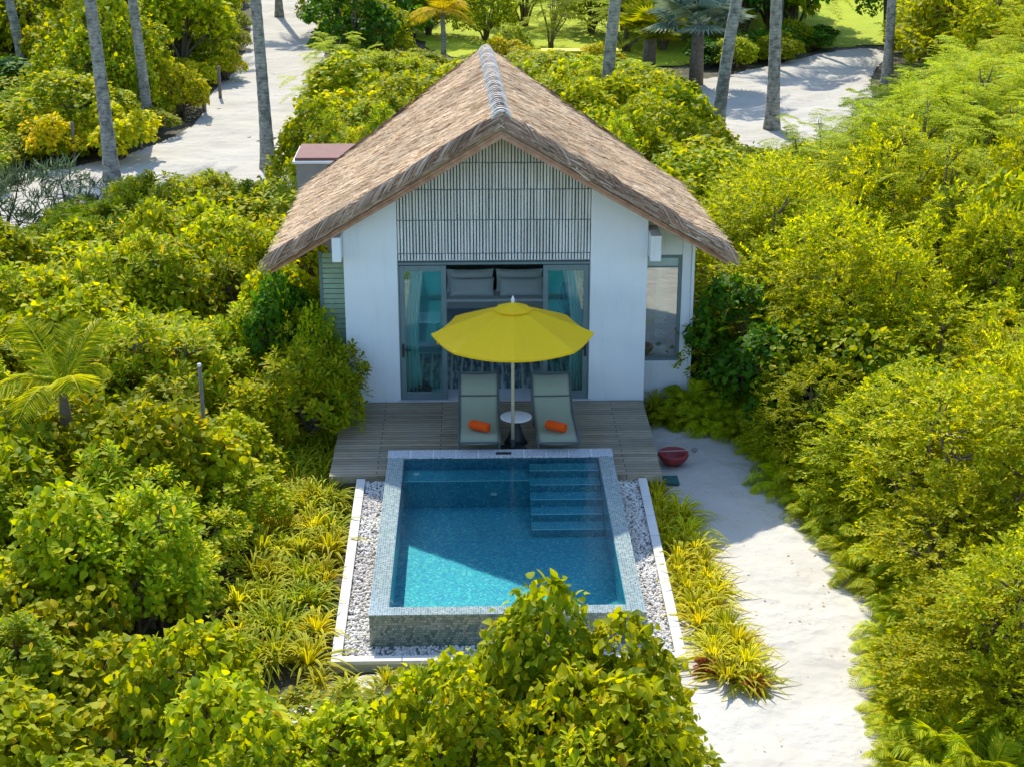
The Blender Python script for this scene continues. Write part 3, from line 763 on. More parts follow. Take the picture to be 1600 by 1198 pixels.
# unseen side window frame on the left wall, added to brighten the bedroom
sf = MB(); sf.box(Wl - .02, Wl + .1, 1.3, 1.36, 1.0, 2.7); sf.box(Wl - .02, Wl + .1, 3.54, 3.6, 1.0, 2.7); sf.box(Wl - .02, Wl + .1, 1.36, 3.54, 1.0, 1.05); sf.box(Wl - .02, Wl + .1, 1.36, 3.54, 2.65, 2.7); sf.box(Wl - .02, Wl + .1, 2.42, 2.48, 1.05, 2.65)
sf.build('added_side_window', FRAME, villa)
# service box behind on the left
sb = tag(empty('service_block', (-3.5, 7.6, 0)), 'grey block with flat red brown roof behind the thatched roof', 'outbuilding')
MB().box(-.55, 1.6, -.5, .9, -.06, 2.95).build('wall', BOX, sb); MB().box(-.62, 1.65, -.57, .97, 2.95, 3.0).build('roof_trim', WHITEM, sb)
MB().box(-.58, 1.6, -.50, .93, 3.0, 3.06).build('roof', BOXR, sb, bevel=.01)
# green slat fence by the left wall
fe = tag(empty('slat_fence', (-2.80, .55, 0)), 'pale green louvred fence panel left of the villa wall', 'fence')
q = MB()
for i in range(28): q.box(-.16, .22, 0, .02, .35 + i * .09, .40 + i * .09 + .025)
q.build('slats', simple('fence_green', (.36, .48, .34), (.28, .40, .28), 5, .8), fe); q = MB(); q.box(-.21, -.162, -.02, .05, -.06, 2.9); q.build('post', FRAME, fe)

# interior things
bed = tag(empty('bed', (.02, 3.55, .405)), 'wide white bed with plumped pillows inside the open doors', 'bed')
MB().box(-1.0, 1.0, -1.05, 1.05, .05, .30).build('base', DARKW, bed, bevel=.02)
MB().box(-.98, .98, -1.08, 1.05, .30, .58).build('mattress', CLOTH, bed, bevel=.06)
MB().box(-1.02, 1.02, -1.11, -.30, .28, .615).build('throw', THROW, bed, bevel=.04)
MB().box(-1.0, 1.0, .2, .42, .42, .625).build('folded_sheet', CLOTH, bed, bevel=.03)
def pillow(x, y, z, w, h, tilt, parent):
    mb = MB(); n = 14; V = []
    for s in (1, -1):
        for i in range(n + 1):
            for j in range(n + 1):
                u = i / n * 2 - 1; v = j / n * 2 - 1
                t_ = .09 * (max(0, (1 - u ** 4) * (1 - v ** 4))) ** .6 * s
                k = 1 - .06 * (1 - abs(u * v)); px_ = u * w / 2 * (1 - .05 * (1 - v * v)); pz = v * h / 2 * (1 - .07 * (1 - u * u))
                V.append((x + px_, y + t_ * math.cos(tilt) + pz * math.sin(tilt), z + pz * math.cos(tilt) - t_ * math.sin(tilt)))
    F = []
    for s in range(2):
        for i in range(n):
            for j in range(n):
                a = s * (n + 1) ** 2 + i * (n + 1) + j; f = (a, a + 1, a + n + 2, a + n + 1); F.append(f if s else f[::-1])
    mb.add(V, F); return mb.build('pillow', CLOTH, parent, True)
for x, y in ((-.50, .86), (.46, .86)): pillow(x, y, .80, .92, .46, .30, bed)
for x, y in ((-.46, .62), (.50, .62)): pillow(x, y, .74, .86, .38, .5, bed)
rug = tag(MB().box(-1.9, 1.75, .55, 2.35, .407, .42).build('rug', RUG), 'streaky grey and teal striped rug on the bedroom floor', 'rug')
def curtain(x0, x1, y, label, lean=0):
    mb = MB(); n = 40; z0, z1 = .42, 2.78
    for j in range(7):
        z = z0 + (z1 - z0) * j / 6; pinch = 1 - .25 * math.sin(math.pi * j / 6)
        for i in range(n + 1):
            u = i / n; mb.v.append((x0 + (x1 - x0) * u * pinch + lean * (j / 6) ** 2, y + .035 * math.sin(u * 26), z))
    for j in range(6):
        for i in range(n): a = j * (n + 1) + i; mb.f.append((a, a + 1, a + n + 2, a + n + 1))
    o = mb.build('curtain', CURT, None, True)
    sm = o.modifiers.new('solid', 'SOLIDIFY'); sm.thickness = .004
    return tag(o, label, 'curtain')
curtain(-1.58, -1.28, .25, 'white sheer curtain gathered behind the left glass door', .05)
curtain(1.45, 1.18, .25, 'white sheer curtain gathered behind the right glass door', -.05)
sd = tag(empty('side_table', (-1.45, 3.1, .405)), 'low dark bench with pale top behind the left glass door', 'table')
MB().box(-.42, .42, -.3, .3, .46, .50).build('top', CLOTH, sd, bevel=.01)
for a in (-1, 1):
    for b in (-1, 1): MB().box(a * .36 - .03, a * .36 + .03, b * .24 - .03, b * .24 + .03, 0, .459).build('leg', DARKW, sd)
ar = tag(empty('armchair', (1.60, 3.3, .405)), 'blue upholstered armchair behind the right glass door', 'armchair')
BLUEF = simple('blue_fabric', (.03, .20, .32), (.02, .14, .25), 10, .9)
MB().box(-.34, .34, -.34, .34, .16, .44).build('seat', BLUEF, ar, bevel=.05); MB().box(-.36, .36, .2, .38, .44, .98).build('backrest', BLUEF, ar, bevel=.06)
for a in (-1, 1): MB().box(a * .37 - .06, a * .37 + .06, -.34, .3, .16, .62).build('armrest', BLUEF, ar, bevel=.04)
for a in (-1, 1):
    for b in (-1, 1): MB().tube([(a * .3, b * .3, .17), (a * .32, b * .32, 0)], [.02, .014], 8).build('leg', DARKW, ar)
orn = Leaves(); n = 260; dd = rdir(n); dd[:, 2] = np.abs(dd[:, 2]) * .7; orn.add(T_PADDLE, np.array([-1.33, .33, .45]) + dd * .05, dd, rdir(n), rng.uniform(.06, .17, n))
tag(orn.build('potted_foliage', simple('dark_foliage', (.02, .015, .02), (.05, .03, .03), 9, .8)), 'low dark frilly plant on the floor behind the left glass door', 'plant')

# ------------------------------------------------------------------ deck
dk = tag(empty('wooden_deck', (0, 0, 0)), 'weathered grey brown plank deck between villa and pool', 'deck')
d = MB(); PZ = .5
PX0, PX1, PY1, PY0 = -1.74, 1.72, -2.44, -7.72       # pool outer box
d.box(-2.62, 2.46, PY1 + .004, -.055, .28, .40); d.box(-2.62, PX0 - .004, -3.16, PY1 + .004, .28, .40); d.box(PX1 + .004, 2.44, -3.22, PY1 + .004, .28, .40)
d.build('boards', DECK, dk, bevel=.004)
d = MB(); d.box(-2.60, 2.44, -.5, -.06, -.06, .278); d.box(-2.58, PX0 - .01, -3.12, -.5, -.06, .278); d.box(PX1 + .01, 2.40, -3.18, -.5, -.06, .278); d.build('skirt', POST, dk)
stp = tag(MB().box(2.46, 2.78, -2.72, -2.42, .0, .04).build('step_mat', MATG, bevel=.01), 'flat dark green step beside the deck corner', 'step')

# ------------------------------------------------------------------ pool
pool = tag(empty('swimming_pool', (0, -5, 0)), 'rectangular plunge pool lined with blue green mosaic tiles', 'pool')
oy = -5
def P(mb): 
    mb.v = [(x, y - oy, z) for x, y, z in mb.v]; return mb
IX0, IX1, IY1, IY0 = -1.50, 1.50, -2.72, -7.52; FZ = -.13
P(MB().box(IX0 - .05, IX1 + .05, IY0 - .05, IY1 + .05, FZ - .1, FZ)).build('basin_floor', T_FLOOR, pool)
w = MB(); zt = PZ - .012
for bx in ((PX0, IX0, PY0, PY1), (IX1, PX1, PY0, PY1), (IX0, IX1, PY0, IY0), (IX0, IX1, IY1, PY1)): w.box(bx[0], bx[1], bx[2], bx[3], -.12, zt - .006)
P(w).build('basin_wall', T_WALL, pool)
w = MB()
for bx in ((IX0 - .001, IX0 + .004, IY0, IY1), (IX1 - .004, IX1 + .001, IY0, IY1), (IX0 + .004, IX1 - .004, IY0 - .001, IY0 + .004), (IX0 + .004, IX1 - .004, IY1 - .004, IY1 + .001)): w.box(bx[0], bx[1], bx[2], bx[3], FZ, zt - .02)
P(w).build('basin_lining', T_INW, pool)
w = MB()
for bx in ((PX0 - .006, IX0, PY0 - .006, IY1), (IX1, PX1 + .006, PY0 - .006, IY1), (IX0, IX1, PY0 - .006, IY0)): w.box(bx[0], bx[1], bx[2], bx[3], zt - .006 + .001, PZ)
P(w).build('rim', T_RIM, pool)
cp = P(MB().box(PX0 - .01, PX1 + .01, IY1, PY1 + .01, zt - .02, PZ + .012)).build('coping', COPE, pool, bevel=.004)
P(MB().box(-.08, .16, IY1 + .08, IY1 + .17, PZ + .0125, PZ + .017)).build('skimmer_lid', BLACK, pool)
st = MB(); ns = MB()
for k in range(5):
    y1 = IY1 - .02 - .30 * k; y0 = IY1 - .02 - .30 * (k + 1); z = PZ - .10 - .105 * k
    st.box(.42, IX1 - .008, y0, y1, FZ + .002, z)
    ns.box(.425, IX1 - .012, y0 - .006, y0 + .022, z + .001, z + .006)
P(st).build('steps', T_FLOOR, pool); P(ns).build('step_edges', T_NOSE, pool)
w = MB(); w.box(IX0 + .006, .418, IY1 - .46, IY1 - .006, FZ + .002, PZ - .20); P(w).build('bench', T_FLOOR, pool)
w = MB(); w.box(IX0 + .01, .41, IY1 - .468, IY1 - .44, PZ - .199, PZ - .194); P(w).build('bench_edge', T_NOSE, pool)
for (x, y, z) in ((-1.30, -2.92, PZ - .19), (-.12, -3.215, .10)):
    P(MB().lathe([(.0, .006), (.028, .006), (.035, .012), (.05, .012), (.055, 0)], 16, (x, y, z))).build('jet', WHITEM, pool, True)
P(MB().add([(IX0 + .0, IY0, 0), (IX1, IY0, 0), (IX1, IY1, 0), (IX0, IY1, 0)], [(0, 1, 2, 3)])).build('water', WATER, pool, loc=(0, 0, PZ - .014))

# kerb round the pebble bed
KX0, KX1, KY0, KY1 = -2.20, 2.20, -8.16, -3.17
kb = tag(empty('stone_kerb', (0, -5.5, 0)), 'pale stone kerb round the pebble bed of the pool', 'kerb')
def rise(y): return .26 * min(1, max(0, (y + 7.9) / 4.7))
k = MB()
def kblocks(x0, x1, y0, y1, n, axis):
    for i in range(n):
        if axis == 'y': a = y0 + (y1 - y0) * i / n; k.box(x0, x1, a + .004 + 5.5, a + (y1 - y0) / n - .004 + 5.5, .05, .10)
        else: a = x0 + (x1 - x0) * i / n; k.box(a + .004, a + (x1 - x0) / n - .004, y0 + 5.5, y1 + 5.5, .05, .10)
kblocks(KX0, KX0 + .13, KY0 + .13, KY1, 8, 'y'); kblocks(KX1 - .13, KX1, KY0 + .13, -3.23, 8, 'y'); kblocks(KX0, KX1, KY0, KY0 + .13, 5, 'x')
k.v = [(x, y, z + rise(y - 5.5)) for x, y, z in k.v]; k.build('cap_stones', KERB, kb, bevel=.005)
k = MB(); k.box(KX0 + .01, KX0 + .12, KY0 + .12 + 5.5, KY1 + 5.5, -.06, .05); k.box(KX1 - .12, KX1 - .01, KY0 + .12 + 5.5, -3.23 + 5.5, -.06, .05); k.box(KX0 + .01, KX1 - .01, KY0 + .01 + 5.5, KY0 + .12 + 5.5, -.06, .05)
k.v = [(x, y, z + (rise(y - 5.5) if z > 0 else 0)) for x, y, z in k.v]; k.build('base', KERBF, kb)
# pebbles
def pebble_t():
    v = [(0, 0, .5), (.5, 0, 0), (0, .38, 0), (-.5, 0, 0), (0, -.38, 0), (0, 0, -.5), (.3, .25, .28), (-.3, .25, .28), (-.3, -.25, .28), (.3, -.25, .28)]
    f = [(0, 6, 7), (0, 7, 8), (0, 8, 9), (0, 9, 6), (6, 1, 2), (6, 2, 7), (7, 2, 3), (7, 3, 8), (8, 3, 4), (8, 4, 9), (9, 4, 1), (9, 1, 6)]
    return np.array(v, float), f, np.zeros(10)
TP = pebble_t(); lv = Leaves()
for (x0, x1, y0, y1) in ((KX0 + .13, PX0 - .005, KY0 + .13, -3.14), (PX1 + .005, KX1 - .13, KY0 + .13, -3.2), (PX0, PX1, KY0 + .13, PY0 - .01)):
    N = int((x1 - x0) * (y1 - y0) * 1500)
    p = np.stack([rng.uniform(x0, x1, N), rng.uniform(y0, y1, N), rng.uniform(.015, .045, N)], 1); p[:, 2] += .26 * np.clip((p[:, 1] + 7.9) / 4.7, 0, 1)
    d = rdir(N); d[:, 2] *= .3; lv.add(TP, p, d, np.array([0, 0, 1.]) + rng.normal(0, .3, (N, 3)), rng.uniform(.035, .06, N))
tag(lv.build('white_pebbles', PEB), 'white pebbles filling the strip round the pool', 'pebbles', kind='stuff')
gb = MB()
for (x0, x1, y0, y1) in ((KX0 + .12, PX0, KY0 + .12, -3.14), (PX1, KX1 - .12, KY0 + .12, -3.2), (PX0, PX1, KY0 + .12, PY0)): gb.box(x0, x1, y0, y1, -.055, .018)
gb.v = [(x, y, z + rise(y)) for x, y, z in gb.v]
tag(gb.build('pebble_bed', GRAVB), kind='structure')

# ------------------------------------------------------------------ parasol, table, loungers, towels, bowl
ub = tag(empty('parasol', (.19, -2.25, .40)), 'bright yellow octagonal parasol standing over the deck edge', 'parasol')
rad, zr, zt_ = 1.24, 1.95, 2.44
def ring(r, z, n=8, sag=0, sub=4, off=0):
    o = []
    for i in range(n):
        a0 = TAU * (i / n) - math.pi / 2 + off; a1 = a0 + TAU / n
        for j in range(sub):
            t_ = j / sub; x = r * (math.cos(a0) * (1 - t_) + math.cos(a1) * t_); y = r * (math.sin(a0) * (1 - t_) + math.sin(a1) * t_)
            o.append((x, y, z - sag * 4 * t_ * (1 - t_)))
    return o
c = MB(); prof = [(.22, zt_ - .10), (.5, zt_ - .20), (.8, zt_ - .315), (1.05, zt_ - .41), (rad, zr), (rad * .995, zr - .035)]
for i, (r_, z_) in enumerate(prof): c.v += ring(r_, z_, sag=.035 * r_ if i < 5 else .035)
n = 32
for i in range(len(prof) - 1):
    for j in range(n): j2 = (j + 1) % n; c.f.append((i * n + j, i * n + j2, (i + 1) * n + j2, (i + 1) * n + j))
can = c.build('canopy', CANVAS, ub); sm = can.modifiers.new('solid', 'SOLIDIFY'); sm.thickness = .006
c = MB(); 
for (r_, z_) in ((.015, zt_), (.15, zt_ - .045), (.30, zt_ - .10)): c.v += ring(r_, z_, sag=.02 * r_)
for i in range(2):
    for j in range(n): j2 = (j + 1) % n; c.f.append((i * n + j, i * n + j2, (i + 1) * n + j2, (i + 1) * n + j))
vt = c.build('vent_cap', CANVAS, can); sm = vt.modifiers.new('solid', 'SOLIDIFY'); sm.thickness = .005
MB().lathe([(0, .12), (.012, .10), (.03, .05), (.026, .01), (.02, -.02)], 12, (0, 0, zt_)).build('finial', WHITEM, ub, True)
MB().tube([(0, 0, .16), (0, 0, 1.1), (0, 0, 2.43)], [.028, .026, .024], 12).build('pole', POLE, ub, True)
for i in range(8):
    a = TAU * i / 8 - math.pi / 2; e = np.array([math.cos(a), math.sin(a), 0])
    rb = MB().tube([e * .03 + (0, 0, zt_ - .06), e * .6 + (0, 0, zt_ - .255), e * rad * .98 + (0, 0, zr - .012)], .009, 6).build('rib', POLE, ub)
    MB().tube([e * .03 + (0, 0, 1.66), e * .6 + (0, 0, zt_ - .26)], .007, 6).build('strut', POLE, rb)
MB().lathe([(.05, .05), (.05, -.05)], 12, (0, 0, 1.66)).build('hub', POLE, ub, True)
MB().tube([(rad * .93 * math.cos(R(180)), 0, zr - .03), (rad * .93 * math.cos(R(180)), 0, zr - .17)], .014, 6).build('tie_strap', CANVAS, ub)
MB().lathe([(0, .06), (.21, .055), (.23, .0)], 20).build('base', BLACK, ub, True); MB().lathe([(.0, .21), (.036, .21), (.04, .055)], 12).build('socket', BLACK, ub, True)
tb = tag(empty('side_table', (.25, -1.88, .40)), 'round white topped side table with black base between the loungers', 'table')
MB().lathe([(0, .45), (.235, .45), (.25, .44), (.25, .43), (.235, .42), (0, .42)], 40).build('top', WHITEM, tb, True)
MB().lathe([(.06, .419), (.07, .3), (.13, .1), (.19, .0), (0, 0)], 24).build('base', BLACK, tb, True)

def make_lounger():
    t = empty('sun_lounger'); W = .32
    prof = [(-.98, .245), (-.5, .25), (.05, .262), (.32, .275), (.50, .36), (.70, .50), (.95, .70)]
    s = MB(); m = len(prof); nx = 9
    for (y, z) in prof:
        for i in range(nx): u = i / (nx - 1) * 2 - 1; s.v.append((u * W, y, z - .02 * (1 - u * u)))
    for i in range(m - 1):
        for j in range(nx - 1): a = i * nx + j; s.f.append((a, a + 1, a + nx + 1, a + nx))
    o = s.build('sling', SLING, t, True); q = o.modifiers.new('solid', 'SOLIDIFY'); q.thickness = .012
    e = MB(); e.box(-W, W, .395, .41, .30, .306); 
    s = MB()
    for sx in (-1, 1): s.tube([(sx * W, y, z) for y, z in prof], .019, 8)
    s.tube([(-W, prof[0][0], prof[0][1]), (W, prof[0][0], prof[0][1])], .019, 8); s.tube([(-W, prof[-1][0], prof[-1][1]), (W, prof[-1][0], prof[-1][1])], .019, 8)
    s.build('frame', LFRAME, t, True)
    MB().tube([(-W + .02, .60, .427), (W - .02, .60, .427)], .012, 6).build('crossbar', LFRAME, t, True)
    for sx in (-1, 1):
        for y in (-.85, .35): MB().tube([(sx * (W - .01), y, .24), (sx * (W - .01), y - .03 * (1 if y < 0 else -1), 0)], [.018, .015], 8).build('leg', LFRAME, t, True)
    MB().tube([(-W + .03, .70, .49), (-W + .03, .55, .02), (W - .03, .55, .02), (W - .03, .70, .49)], .011, 6).build('prop', LFRAME, t, True)
    return t
l1 = make_lounger(); l1.location = (-.335, -1.50, .40); l2 = copy_tree(l1); l2.location = (.875, -1.54, .40); l2.rotation_euler[2] = R(1.5)
tag(l1, 'grey green mesh sun lounger left of the parasol pole', 'sun lounger', 'sun loungers on the deck')
tag(l2, 'grey green mesh sun lounger right of the parasol pole', 'sun lounger', 'sun loungers on the deck')
def make_towel():
    t = empty('rolled_towel'); r = .075; L = .33; mb = MB()
    prof = [(0, -L / 2 + .012), (r * .5, -L / 2 + .002), (r * .9, -L / 2), (r, -L / 2 + .02), (r * 1.02, 0), (r, L / 2 - .02), (r * .9, L / 2), (r * .5, L / 2 - .002), (0, L / 2 - .012)]
    mb.lathe(prof, 24); mb.v = [(z, y, x + r) for x, y, z in mb.v]; mb.build('roll', TOWEL, t, True)
    for sx in (-1, 1):
        s = MB(); s.tube([(sx * (L / 2 + .001), (r * .1 + r * .78 * a / 14) * math.cos(a), r + (r * .1 + r * .78 * a / 14) * math.sin(a)) for a in np.linspace(0, 13, 40)], .004, 5)
        s.build('rolled_edge', TOWEL, t, True); return t
t1 = make_towel(); t1.location = (-.33, -1.98, .652); t1.rotation_euler[2] = R(-32); t2 = copy_tree(t1); t2.location = (.88, -2.02, .652)
tag(t1, 'orange rolled towel lying on the left sun lounger', 'towel', 'rolled towels'); tag(t2, 'orange rolled towel lying on the right sun lounger', 'towel', 'rolled towels')
bw = tag(empty('foot_bath', (2.78, -1.85, .0)), 'red round foot washing bowl on the sand beside the deck', 'bowl')
MB().lathe([(.0, .0), (.13, .0), (.15, .02), (.215, .08), (.25, .15), (.24, .19), (.215, .185), (.19, .10), (.12, .045), (0, .045)], 32).build('bowl', BOWL, bw, True)
sc = tag(empty('ladle', (2.78, -1.85, .197)), 'long handled dark ladle resting across the red bowl', 'ladle')
MB().tube([(-.36, .0, .005), (.3, .03, .012)], .009, 8).build('handle', simple('ladle_wood', (.5, .4, .36), None, 8, .6), sc, True)
MB().lathe([(0, -.035), (.03, -.03), (.05, .0), (.052, .022), (.047, .02), (.03, -.015), (0, -.022)], 16, (.345, .032, .012)).build('scoop', BOX, sc, True)

# ------------------------------------------------------------------ PLANTS
KIND = {
 'broad': dict(lab='round-leaved shrub', cat='shrub', name='round_leaf_shrub'),
 'heart': dict(lab='round-leaved shrub', cat='shrub', name='round_leaf_shrub'),
 'paddle': dict(lab='rosette shrub', cat='shrub', name='rosette_shrub'),
 'small': dict(lab='fine-leaved tree', cat='tree', name='fine_leaf_tree'),
 'dark': dict(lab='dark tree', cat='tree', name='dark_leaf_tree'),
 'feather': dict(lab='feathery tree', cat='tree', name='feather_leaf_tree'),
 'yellow': dict(lab='golden shrub', cat='shrub', name='golden_shrub'),
 'mid': dict(lab='dense shrub', cat='shrub', name='dense_shrub'),
}
protos = {
 'heart': [bush_proto('p', 'heart', 1.15, 2.2, L_HEART, 1.7, .13, 12) for _ in range(3)],
 'broad': [bush_proto('p', 'heart', 1.15, 2.2, L_HEART, 1.35, .165, 11) for _ in range(2)],
 'paddle': [bush_proto('p', 'paddle', 1.15, 2.0, L_PADDLE, 1.35, .165, 12) for _ in range(3)],
 'small': [bush_proto('p', 'small', 1.4, 3.0, L_SMALL, 1.8, .085, 14) for _ in range(3)],
 'dark': [bush_proto('p', 'heart', 1.3, 3.0, L_DARK, 1.1, .17, 11) for _ in range(2)],
 'feather': [bush_proto('p', 'feather', 1.5, 3.4, L_FEATHER, 1.25, .10, 11, .4) for _ in range(2)],
 'yellow': [bush_proto('p', 'heart', 1.0, 1.7, L_YELLOW, 1.7, .12, 9) for _ in range(1)],
 'mid': [bush_proto('p', 'heart', 1.4, 2.6, L_MID, 1.7, .115, 13) for _ in range(2)],
}
PH = {'broad': (1.15, 2.2), 'heart': (1.15, 2.2), 'paddle': (1.15, 2.0), 'small': (1.4, 3.0), 'dark': (1.3, 3.0), 'feather': (1.5, 3.4), 'yellow': (1.0, 1.7), 'mid': (1.4, 2.6)}
ORD = ['', 'first', 'second', 'third', 'fourth', 'fifth', 'sixth', 'seventh', 'eighth', 'ninth', 'tenth', 'eleventh', 'twelfth', 'thirteenth', 'fourteenth', 'fifteenth', 'sixteenth', 'seventeenth', 'eighteenth', 'nineteenth', 'twentieth']
placed = []
def place(kind, x, y, Rr, H, group):
    pr = random.choice(protos[kind]); pR, pH = PH[kind]
    o = copy_tree(pr); o.name = KIND[kind]['name']
    for ch in o.children: ch.name = ch.name.split('.')[0]
    o.location = (x, y, -.06); o.rotation_euler = (0, 0, random.uniform(0, TAU)); o.scale = (Rr / pR, Rr / pR, H / pH)
    o['category'] = KIND[kind]['cat']; o['group'] = group
    placed.append((o, kind, x, y)); return o
def sky_at(px, line):
    if px <= line[0][0]: return line[0][1]
    for (a, b), (c, d_) in zip(line[:-1], line[1:]):
        if px <= c: return b + (d_ - b) * (px - a) / (c - a)
    return line[-1][1]
def fit_h(x, y, H, line, Rr):
    """lower a plant until its top stays under the canopy line seen in the photo"""
    while H > .45:
        px, py = project(x, y, H); pxl, _ = project(x - Rr * .6, y, H); pxr, _ = project(x + Rr * .6, y, H)
        lim = max(sky_at(px, line), sky_at(pxl, line) - 14, sky_at(pxr, line) - 14)
        if py >= lim: return H
        H *= .93
    return 0
zones_rows = []
def zone(phrase, group, poly, sp, Rr, H, mix, line=None, avoid=(), hmin=.7, jit=.28):
    xs = [p[0] for p in poly]; ys = [p[1] for p in poly]; y = min(ys) + sp * .4; row = 0
    while y < max(ys):
        row += 1; x = min(xs) + (sp * .5 if row % 2 else 0); items = []
        while x < max(xs):
            X = x + random.uniform(-jit, jit) * sp; Y = y + random.uniform(-jit, jit) * sp; x += sp
            if not inside(X, Y, poly): continue
            r_ = Rr * random.uniform(.82, 1.2); h_ = H(X, Y) if callable(H) else H; h_ *= random.uniform(.8, 1.15)
            if any(inside(X, Y, a) or edge_dist(X, Y, a) < r_ * .42 for a in avoid): continue
            if line:
                h_ = fit_h(X, Y, h_, line, r_)
                if h_ < hmin: continue
                if h_ < 1.2: r_ *= .8
            px, py = project(X, Y, h_ * .6)
            if px < -130 or px > 1730: continue
            k = mix(X, Y, px, py) if callable(mix) else random.choice(mix)
            items.append((place(k, X, Y, r_, h_, group), k, X))
        items.sort(key=lambda t: t[2])
        if items: zones_rows.append((phrase, items))
        y += sp
zone_rowcount = {}

LINE_L = [(-200, 352), (0, 345), (60, 330), (110, 296), (200, 268), (260, 240), (300, 255), (330, 288), (380, 262), (420, 272), (450, 262), (480, 300), (560, 380), (620, 420)]
LINE_R = [(1040, 310), (1070, 262), (1120, 222), (1200, 222), (1260, 232), (1330, 192), (1360, 140), (1420, 95), (1500, 20), (1600, -80), (1800, -200)]
LINE_B = [(380, 900), (430, 1050), (520, 1050), (560, 1085), (640, 1080), (680, 1030), (760, 985), (800, 945), (850, 915), (900, 912), (950, 930), (1000, 965), (1030, 1000), (1050, 1090), (1100, 1140), (1160, 1185), (1200, 1230)]

mixL = lambda X, Y, px, py: random.choices(['heart', 'paddle', 'mid'], (.5, .3, .2) if py < 700 else (.35, .45, .2))[0]
zone('left foreground thicket', 'shrubs in the left foreground', [(-8.6, -14.5), (-3.3, -14.5), (-4.15, -9.0), (-4.7, -7.6), (-4.7, -5.5), (-8.6, -5.5)], 1.35, 1.05, 1.9, mixL, None)
zone('thicket left of the pool', 'shrubs left of the pool and deck', [(-10.5, -5.4), (-4.2, -5.4), (-4.2, -1.2), (-10.5, -1.2)], 1.45, 1.15, lambda X, Y: 2.4 if X < -5 else 1.9, mixL, None)
zone('thicket left of the villa', 'shrubs left of the villa', [(-14, -1.2), (-4.1, -1.2), (-4.3, 3), (-4.5, 8), (-4.3, 12.5), (-9, 13), (-14, 9)], 1.55, 1.25, 2.5, lambda X, Y, px, py: random.choices(['heart', 'paddle'], (.6, .4))[0], LINE_L, [PATHL])
zone('thicket at the bottom edge', 'shrubs along the bottom edge', [(-3.3, -14.6), (2.2, -14.6), (1.9, -9.9), (-3.3, -10.2)], 1.15, .9, 2.4, lambda X, Y, px, py: random.choices(['heart', 'paddle'], (.8, .2))[0], LINE_B, hmin=.6)
zone('thicket right of the sand path', 'trees right of the sand path', [(5.0, -14), (11, -14), (12, -.5), (5.4, -.5), (5.8, -6), (5.4, -9)], 1.5, 1.35, lambda X, Y: min(3.3, 1.5 + .7 * (X - 4.6)), lambda X, Y, px, py: random.choices(['small', 'mid'], (.88, .12))[0], None)
zone('thicket right of the villa', 'trees right of the villa', [(4.6, -.4), (13, -.4), (16, 10), (5, 10), (4.4, 5)], 1.7, 1.45, lambda X, Y: 4.4 if project(X, Y, 2)[0] > 1380 else 3.1, lambda X, Y, px, py: 'feather' if (px > 1330 and py < 330 and random.random() < .8) else random.choices(['small', 'heart'], (.85, .15))[0], LINE_R)
zone('thicket before the right road', 'trees before the right sand road', [(4.5, 10), (17, 10), (23, 19), (12, 20.5), (7.5, 22), (5, 20)], 1.9, 1.6, lambda X, Y: 4.6 if project(X, Y, 2)[0] > 1330 else 3.0, lambda X, Y, px, py: 'feather' if px > 1340 and random.random() < .7 else random.choices(['small', 'paddle', 'mid'], (.5, .3, .2))[0], LINE_R, [PATHR])
zone('wood right of the right road', 'trees right of the far right road', [(15.2, 27), (27, 26), (30, 48), (19.5, 46), (18, 41.5)], 2.3, 1.9, 4.0, lambda X, Y, px, py: random.choices(['small', 'mid', 'heart'], (.4, .3, .3))[0], None, [PATHR])
LINE_BL = [(380, 150), (430, 100), (520, 92), (560, 72), (640, 70), (700, 92), (760, 75), (830, 72), (950, 85), (1050, 100), (1100, 120), (1130, 215), (1200, 225)]
zone('shrubbery behind the thatched roof', 'shrubs behind the villa', [(-4.7, 9.5), (4.5, 9.5), (6.8, 15), (6.6, 34), (8.5, 36.5), (8, 41.5), (-4.9, 41.5), (-4.4, 22)], 1.9, 1.5, 2.6, lambda X, Y, px, py: random.choices(['heart', 'paddle', 'mid'], (.45, .25, .3))[0], LINE_BL, [PATHL, PATHR, [(-4.3, 6.8), (-1.5, 6.8), (-1.5, 9), (-4.3, 9)]])
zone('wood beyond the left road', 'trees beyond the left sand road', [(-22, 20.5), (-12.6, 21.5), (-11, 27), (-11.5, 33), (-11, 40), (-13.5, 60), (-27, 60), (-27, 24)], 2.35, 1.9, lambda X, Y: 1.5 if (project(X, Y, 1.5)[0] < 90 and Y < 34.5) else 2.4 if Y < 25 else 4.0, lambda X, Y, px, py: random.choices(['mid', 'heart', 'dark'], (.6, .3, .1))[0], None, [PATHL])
zone('verge of the left road', 'low plants on the verge of the left road', [(-14.5, 19.4), (-10.3, 22.5), (-10.0, 25.5), (-10.4, 32), (-10.2, 40), (-12.3, 60), (-13.6, 60), (-11.6, 40), (-11.9, 32), (-11.6, 25.8), (-14.6, 21.5)], 1.15, .85, 1.0, ['mid', 'heart', 'mid', 'yellow'], None)
zone('wood behind at the upper left', 'trees in the upper left background', [(-5.6, 36), (-3.0, 36), (-3.0, 62), (-8.0, 62), (-6.2, 44)], 2.0, 1.7, 3.6, lambda X, Y, px, py: random.choices(['mid', 'dark'], (.7, .3))[0], None, [PATHL])
zone('wood by the lawn', 'trees beside the lawn', [(6.5, 41), (13, 44.3), (15, 46.5), (15, 64), (9, 64), (6.5, 50)], 2.3, 1.9, 6.0, lambda X, Y, px, py: random.choices(['mid', 'feather', 'dark'], (.6, .2, .2))[0], None)
zone('hedge beyond the right road', 'low hedge beyond the right road', [(9.0, 36.2), (15.0, 42.6), (14.5, 44.2), (8.6, 38.6)], 1.1, .95, 1.2, ['dark', 'mid'], None, [PATHR])
